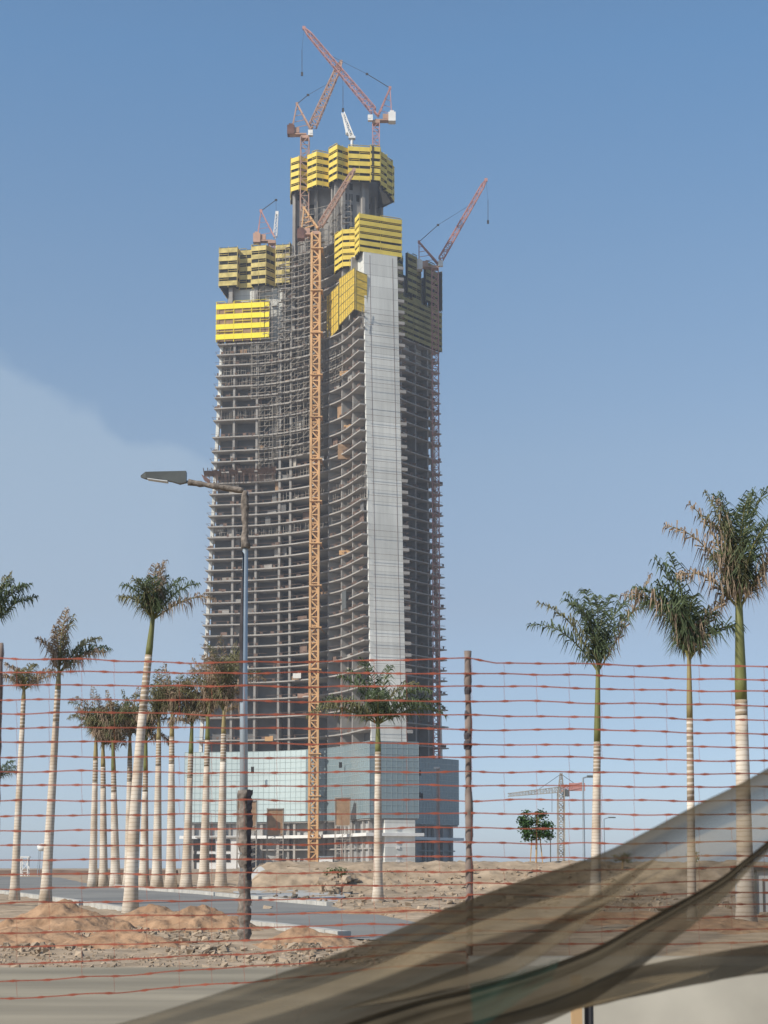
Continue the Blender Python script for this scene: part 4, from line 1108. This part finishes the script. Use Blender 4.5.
def stone(x, y, r, zoff=0):
    z = hground(x, y) + r * .3 + zoff; c = V((x, y, z))
    q = [V((i * rg.uniform(.3, 1.3), j * rg.uniform(.3, 1.3), k * rg.uniform(.2, .9))) * r for k in (-1, 1) for (i, j) in ((-1, -1), (1, -1), (1, 1), (-1, 1))]
    s.hexa([c + e for e in q])
for _ in range(1300):
    px, py = rg.uniform(-30, 430), rg.gauss(958, 9)
    if py < 940 or py > 975: continue
    p = G(px, py); stone(p.x, p.y, abs(rg.gauss(0, .018)) + .008)
for (cx, cy, sx, sy, n_) in ((135, 935, 14, 4, 130), (170, 945, 14, 4, 110), (205, 955, 14, 3, 60), (300, 962, 40, 3, 150), (215, 948, 10, 6, 60), (75, 940, 8, 5, 60), (70, 945, 20, 6, 60)):
    for _ in range(n_ * 2 // 3):
        p = G(cx + rg.gauss(0, sx), cy + rg.gauss(0, sy)); stone(p.x, p.y, abs(rg.gauss(0, .032)) + .015, .02)
for _ in range(500):
    px, py = rg.uniform(250, 768), rg.gauss(903, 6); p = G(px, py); stone(p.x, p.y, abs(rg.gauss(0, .06)) + .02, .02)
for (cx, cy, sx, sy) in ((64, 925, 20, 6), (148, 920, 16, 5), (196, 924, 18, 5), (305, 940, 14, 4), (28, 940, 16, 3)):
    for _ in range(60):
        p = G(cx + rg.gauss(0, sx), cy + 10 + abs(rg.gauss(0, sy))); stone(p.x, p.y, abs(rg.gauss(0, .03)) + .02, rg.uniform(0, .1))
for _ in range(520):
    p = G(rg.uniform(265, 640), rg.uniform(867.5, 893)); stone(p.x, p.y, abs(rg.gauss(0, .045)) + .02, 0)
for _ in range(90):
    p = G(rg.gauss(335, 10), rg.gauss(890, 3)); stone(p.x, p.y, abs(rg.gauss(0, .12)) + .05, rg.uniform(0, .4))
tag(s.build('rubble', 'stone'), 'scattered stones and broken rubble over the roadside dirt', 'rubble', kind='stuff')

# ------------------------------------------------------------------ foreground: barrier wall, mesh fence, shade net
YF = 6.95
fence = thing('mesh_fence', 'orange plastic barrier mesh strung between rough steel posts in the foreground', 'fence', P(468, 868, YF) * 1.0 - V((0, 0, EYE)))
Lr = [658, 672.5, 686, 700, 714, 728.5, 742.5, 757, 771, 785.5, 801, 816, 831, 845.5, 860, 875, 889, 903, 918, 933, 947, 964, 981, 998]
Rr = [667, 680, 692, 706, 720, 734, 748, 761, 775, 788, 801, 815, 829, 843, 856, 868, 881, 893, 905, 917, 929, 942, 957, 972]
Mr = [657, 673, 686, 701, 715, 729, 744, 757, 771, 785, 800, 814, 829, 843, 857, 871, 885, 898, 911, 923, 936, 948, 961, 976]
rg = random.Random(9)
def sy(i, x):
    l, m_, r = Lr[i], Mr[i], Rr[i]
    if x < 468:
        t = max(0, x / 468); y = l + (m_ - l) * t
        if i == 0: y += 5 * math.sin(math.pi * max(0, min(1, t)))
        if i > 19: y -= (i - 19) * 3.2 * max(0, min(1, (t - .25) * 1.6))
    else:
        t = (x - 468) / 300; y = m_ + (r - m_) * (min(1, t * 8) if i == 0 else t)
        t = min(t, 1.0); y = min(y, r + 2)
        if i == 0: y = 657 + 6 * min(1, (x - 468) / 28) + 4 * min(1, max(0, (x - 496) / 272))
    return y + 1.9 * noise.noise(V((x * .018, i * 3.1, 0))) + 1.6 * noise.noise(V((x * .006, i * .3, 7)))
s = MB()
def yd(i, x): return YF + .035 * noise.noise(V((x * .011, i * .35, 9)))
X0, X1 = -936, 2340
for i in range(24):
    pr = None; x = X0
    while x <= X1:
        ph = ((x + 6 * (i % 2) - (6 if x > 468 else 0) + 9 * noise.noise(V((x * .01, i * 2.3, 3)))) % 32.5) / 32.5
        node = math.exp(-((ph - .5) / .10) ** 2)
        hh = (1.0 + 1.25 * node) * 1.1; c = P(x, sy(i, x), yd(i, x)); up = V((0, 0, hh / 1600 * YF))
        tw = .0022 + .0012 * node; cur = [c - up*.5 + V((0, -tw, 0)), c + up*.5 + V((0, -tw, 0)), c + up*.5 + V((0, tw, 0)), c - up*.5 + V((0, tw, 0))]
        if pr:
            for j in range(4): s.quad(pr[j], cur[j], cur[(j+1) % 4], pr[(j+1) % 4])
        pr = cur; x += 2.6
for k in range(int((X1 - X0) / 32.5)):
    x = X0 + 32.5 * (k + .5) - (X0 % 32.5)
    for i in range(23):
        if rg.random() < .35: continue
        a = P(x, sy(i, x), yd(i, x)); b_ = P(x + 1, sy(i+1, x), yd(i+1, x))
        s.bar(a, b_, .0006, .0012)
s.build('mesh', 'strand', fence)
def rough_post(px, py0, r, seed, m='post'):
    rg2 = random.Random(seed); s = MB(); a = P(px, py0, YF + .02); n = 60
    pts = [V((a.x + rg2.uniform(-.0015, .0015) + (1 - k/n) * .0, a.y, a.z + .04 - (a.z + .04) * k / n - .15 * k / n)) for k in range(n + 1)]
    s.tube(pts, [r * rg2.uniform(.8, 1.2) for _ in pts], 10); return s.build('post', m, fence, smooth=True)
rough_post(468, 660, .015, 4); rough_post(0.5, 652, .014, 6)
for k_, px_ in enumerate((-460, -925, 936, 1404, 1872, 2335)): rough_post(px_, 655, .014, 20 + k_)
s = MB()
for py, rr in ((745, .02), (735, .018), (690, .017), (715, .016)):
    a = P(467.5, py, YF + .02); s.tube([a + V((0, 0, .02)), a + V((.002, 0, 0)), a - V((0, 0, .02))], [rr * .7, rr, rr * .8], 10)
s.build('tie_tape', 'wrapd', fence)

# concrete barrier wall
t = thing('concrete_barrier', 'pale precast concrete barrier wall under the hanging shade net', 'barrier', (1.6, 6.2, 0))
zt = P(700, 960, 6.1).z
xa, xb = P(472, 900, 6.1).x, 14
s = MB()
prof = [(6.05, 0), (6.62, 0), (6.62, .12), (6.5, .3), (6.42, zt - .03), (6.39, zt), (6.28, zt), (6.25, zt - .03), (6.17, .3), (6.05, .12)]
i0 = len(s.v); n = len(prof)
for x in (xa, xb):
    for (y, z) in prof: s.v.append(V((x, y, z)))
for k in range(n): s.f.append((k, (k+1) % n, n + (k+1) % n, n + k)); s.m.append(0)
s.f.append(tuple(range(n))[::-1]); s.m.append(0); s.f.append(tuple(range(n, 2*n))); s.m.append(0)
s.build('barrier_body', 'barrier', t)

# two uprights in front of the barrier
t = thing('timber_stake', 'short pale timber stake standing before the concrete barrier', 'stake', (P(576, 868, 5.6).x, 5.6, 0))
s = MB(); c = P(576, 975, 5.6); s.box((c.x, 5.6, c.z / 2), (.036, .03, c.z)); s.build('stake', 'wood', t)
t = thing('steel_stake', 'dark steel stake beside the timber stake', 'stake', (P(588, 868, 5.62).x, 5.62, 0))
s = MB(); c = P(588, 978, 5.62); s.tube([(c.x, 5.62, 0), (c.x + .002, 5.62, c.z)], .016, 10); s.build('rod', 'cable', t)

# shade net
YN = 2.7
topc = [(1500, 560), (1150, 600), (900, 690), (768, 768), (700, 803), (620, 845), (560, 868), (500, 888), (440, 911), (360, 945), (280, 973), (190, 1002), (110, 1026), (40, 1048), (-60, 1075)]
botc = [(1500, 900), (1150, 925), (900, 962), (768, 972), (700, 983), (620, 1000), (560, 1012), (500, 1022), (440, 1036), (360, 1062), (280, 1090), (190, 1115), (110, 1135), (40, 1150), (-60, 1170)]
def interp(c, t):
    f = t * (len(c) - 1); i = min(len(c) - 2, int(f)); u = f - i
    p0 = c[max(0, i-1)]; p1, p2 = c[i], c[i+1]; p3 = c[min(len(c)-1, i+2)]
    return tuple(.5 * (2*p1[k] + (p2[k]-p0[k]) * u + (2*p0[k] - 5*p1[k] + 4*p2[k] - p3[k]) * u*u + (3*p1[k] - p0[k] - 3*p2[k] + p3[k]) * u**3) for k in (0, 1))
net = thing('shade_net', 'torn brown shade net sagging diagonally across the lower right foreground', 'net', (1.0, YN, 0))
def cloth(name, A, B, m, na=150, nb=40, amp=.05, freq=5, Yc=YN, seed=0, hem=True):
    s = MB()
    for i in range(na + 1):
        t = i / na; a, b_ = interp(A, t), interp(B, t)
        for j in range(nb + 1):
            v = j / nb; px, py = a[0] + (b_[0]-a[0]) * v, a[1] + (b_[1]-a[1]) * v
            q = v * freq + .35 * noise.noise(V((t * 2, seed, v * .5))) + t * .6
            off = .55 * amp * (math.sin(q * 2.2) + .45 * math.sin(q * 5.3 + 1 + seed)) * min(1, v * 6 + .2)
            off += amp * .35 * noise.noise(V((t * 4, v * 3, seed)))
            s.v.append(P(px, py + 1.2 * noise.noise(V((t * 14, 0, seed))), Yc + off))
    n = nb + 1
    for i in range(na):
        for j in range(nb):
            k = i*n + j; s.f.append((k, k+1, k+1+n, k+n)); s.m.append(0)
    return s.build(name, m, net, smooth=True)
cloth('net_cloth', topc, botc, 'net', amp=.07)
# hem roll along the top edge and bunched folds hanging across
def fold(A, wA, name, m, Yc, seed, layers=1):
    B = [(p[0] + w_[0], p[1] + w_[1]) for p, w_ in zip(A, wA)]
    for k in range(layers): cloth(name, A, B, m, na=120, nb=16, amp=.014, freq=1.2, Yc=Yc - .02 * k, seed=seed + k)
rollc = [(900, 740), (768, 841), (720, 878), (660, 912), (600, 945), (540, 968), (480, 985), (400, 1006), (300, 1040), (150, 1090)]
fold(rollc, [(0, 9), (0, 12), (2, 22), (2, 38), (2, 50), (4, 56), (4, 62), (6, 70), (10, 80), (10, 90)], 'net_fold', 'netd', YN - .1, 3)
fold(rollc, [(0, 6), (0, 7), (2, 9), (2, 11), (2, 14), (4, 16), (4, 20), (6, 24), (10, 30), (10, 40)], 'net_fold', 'netd', YN - .14, 5)
fold([(660, 855), (620, 878), (580, 903), (540, 929), (500, 950), (440, 975), (340, 1010)], [(0, 1), (4, 12), (6, 20), (6, 24), (6, 26), (4, 18), (0, 1)], 'net_fold', 'netf', YN - .06, 8)
#fold([(496, 888), (480, 905), (462, 925), (440, 945), (400, 972), (330, 1004)], [(0, 8), (-4, 16), (-2, 24), (0, 28), (0, 22), (0, 1)], 'net_fold', 'netf', YN - .05, 11)
fold([(900, 925), (768, 944), (700, 955), (640, 966), (580, 984), (520, 1004), (460, 1030)], [(0, 38), (0, 29), (0, 29), (0, 30), (0, 25), (0, 18), (0, 10)], 'net_fold', 'netd', YN - .03, 14)
#fold([(420, 930), (380, 945), (300, 975), (220, 1003), (140, 1030)], [(40, 100)] * 5, 'net_fold', 'net', YN - .04, 17, 1)
fold([(560, 958), (530, 968), (500, 976), (470, 984)], [(-8, 22), (-6, 30), (-2, 40), (4, 48)], 'green_patch', 'netg', YN - .17, 20)

# ------------------------------------------------------------------ haze
hz = MB(); hz.hexa([(x, y, z) for z in (-1.5, 318) for x, y in ((-1560, -75), (1560, -75), (1560, 1640), (-1560, 1640))])
hm = bpy.data.materials.new('haze'); hm.use_nodes = True; nn = hm.node_tree.nodes; nn.remove(nn['Principled BSDF'])
pv = nn.new('ShaderNodeVolumePrincipled'); pv.inputs['Density'].default_value = .0002; pv.inputs['Color'].default_value = (.86, .91, 1, 1); pv.inputs['Anisotropy'].default_value = .2
hm.node_tree.links.new(pv.outputs[0], nn['Material Output'].inputs['Volume'])
HAZE = True
if HAZE:
    tag(hz.build('haze', hm), kind='stuff')
for o in bpy.data.objects:
    if '_w' in o: del o['_w']
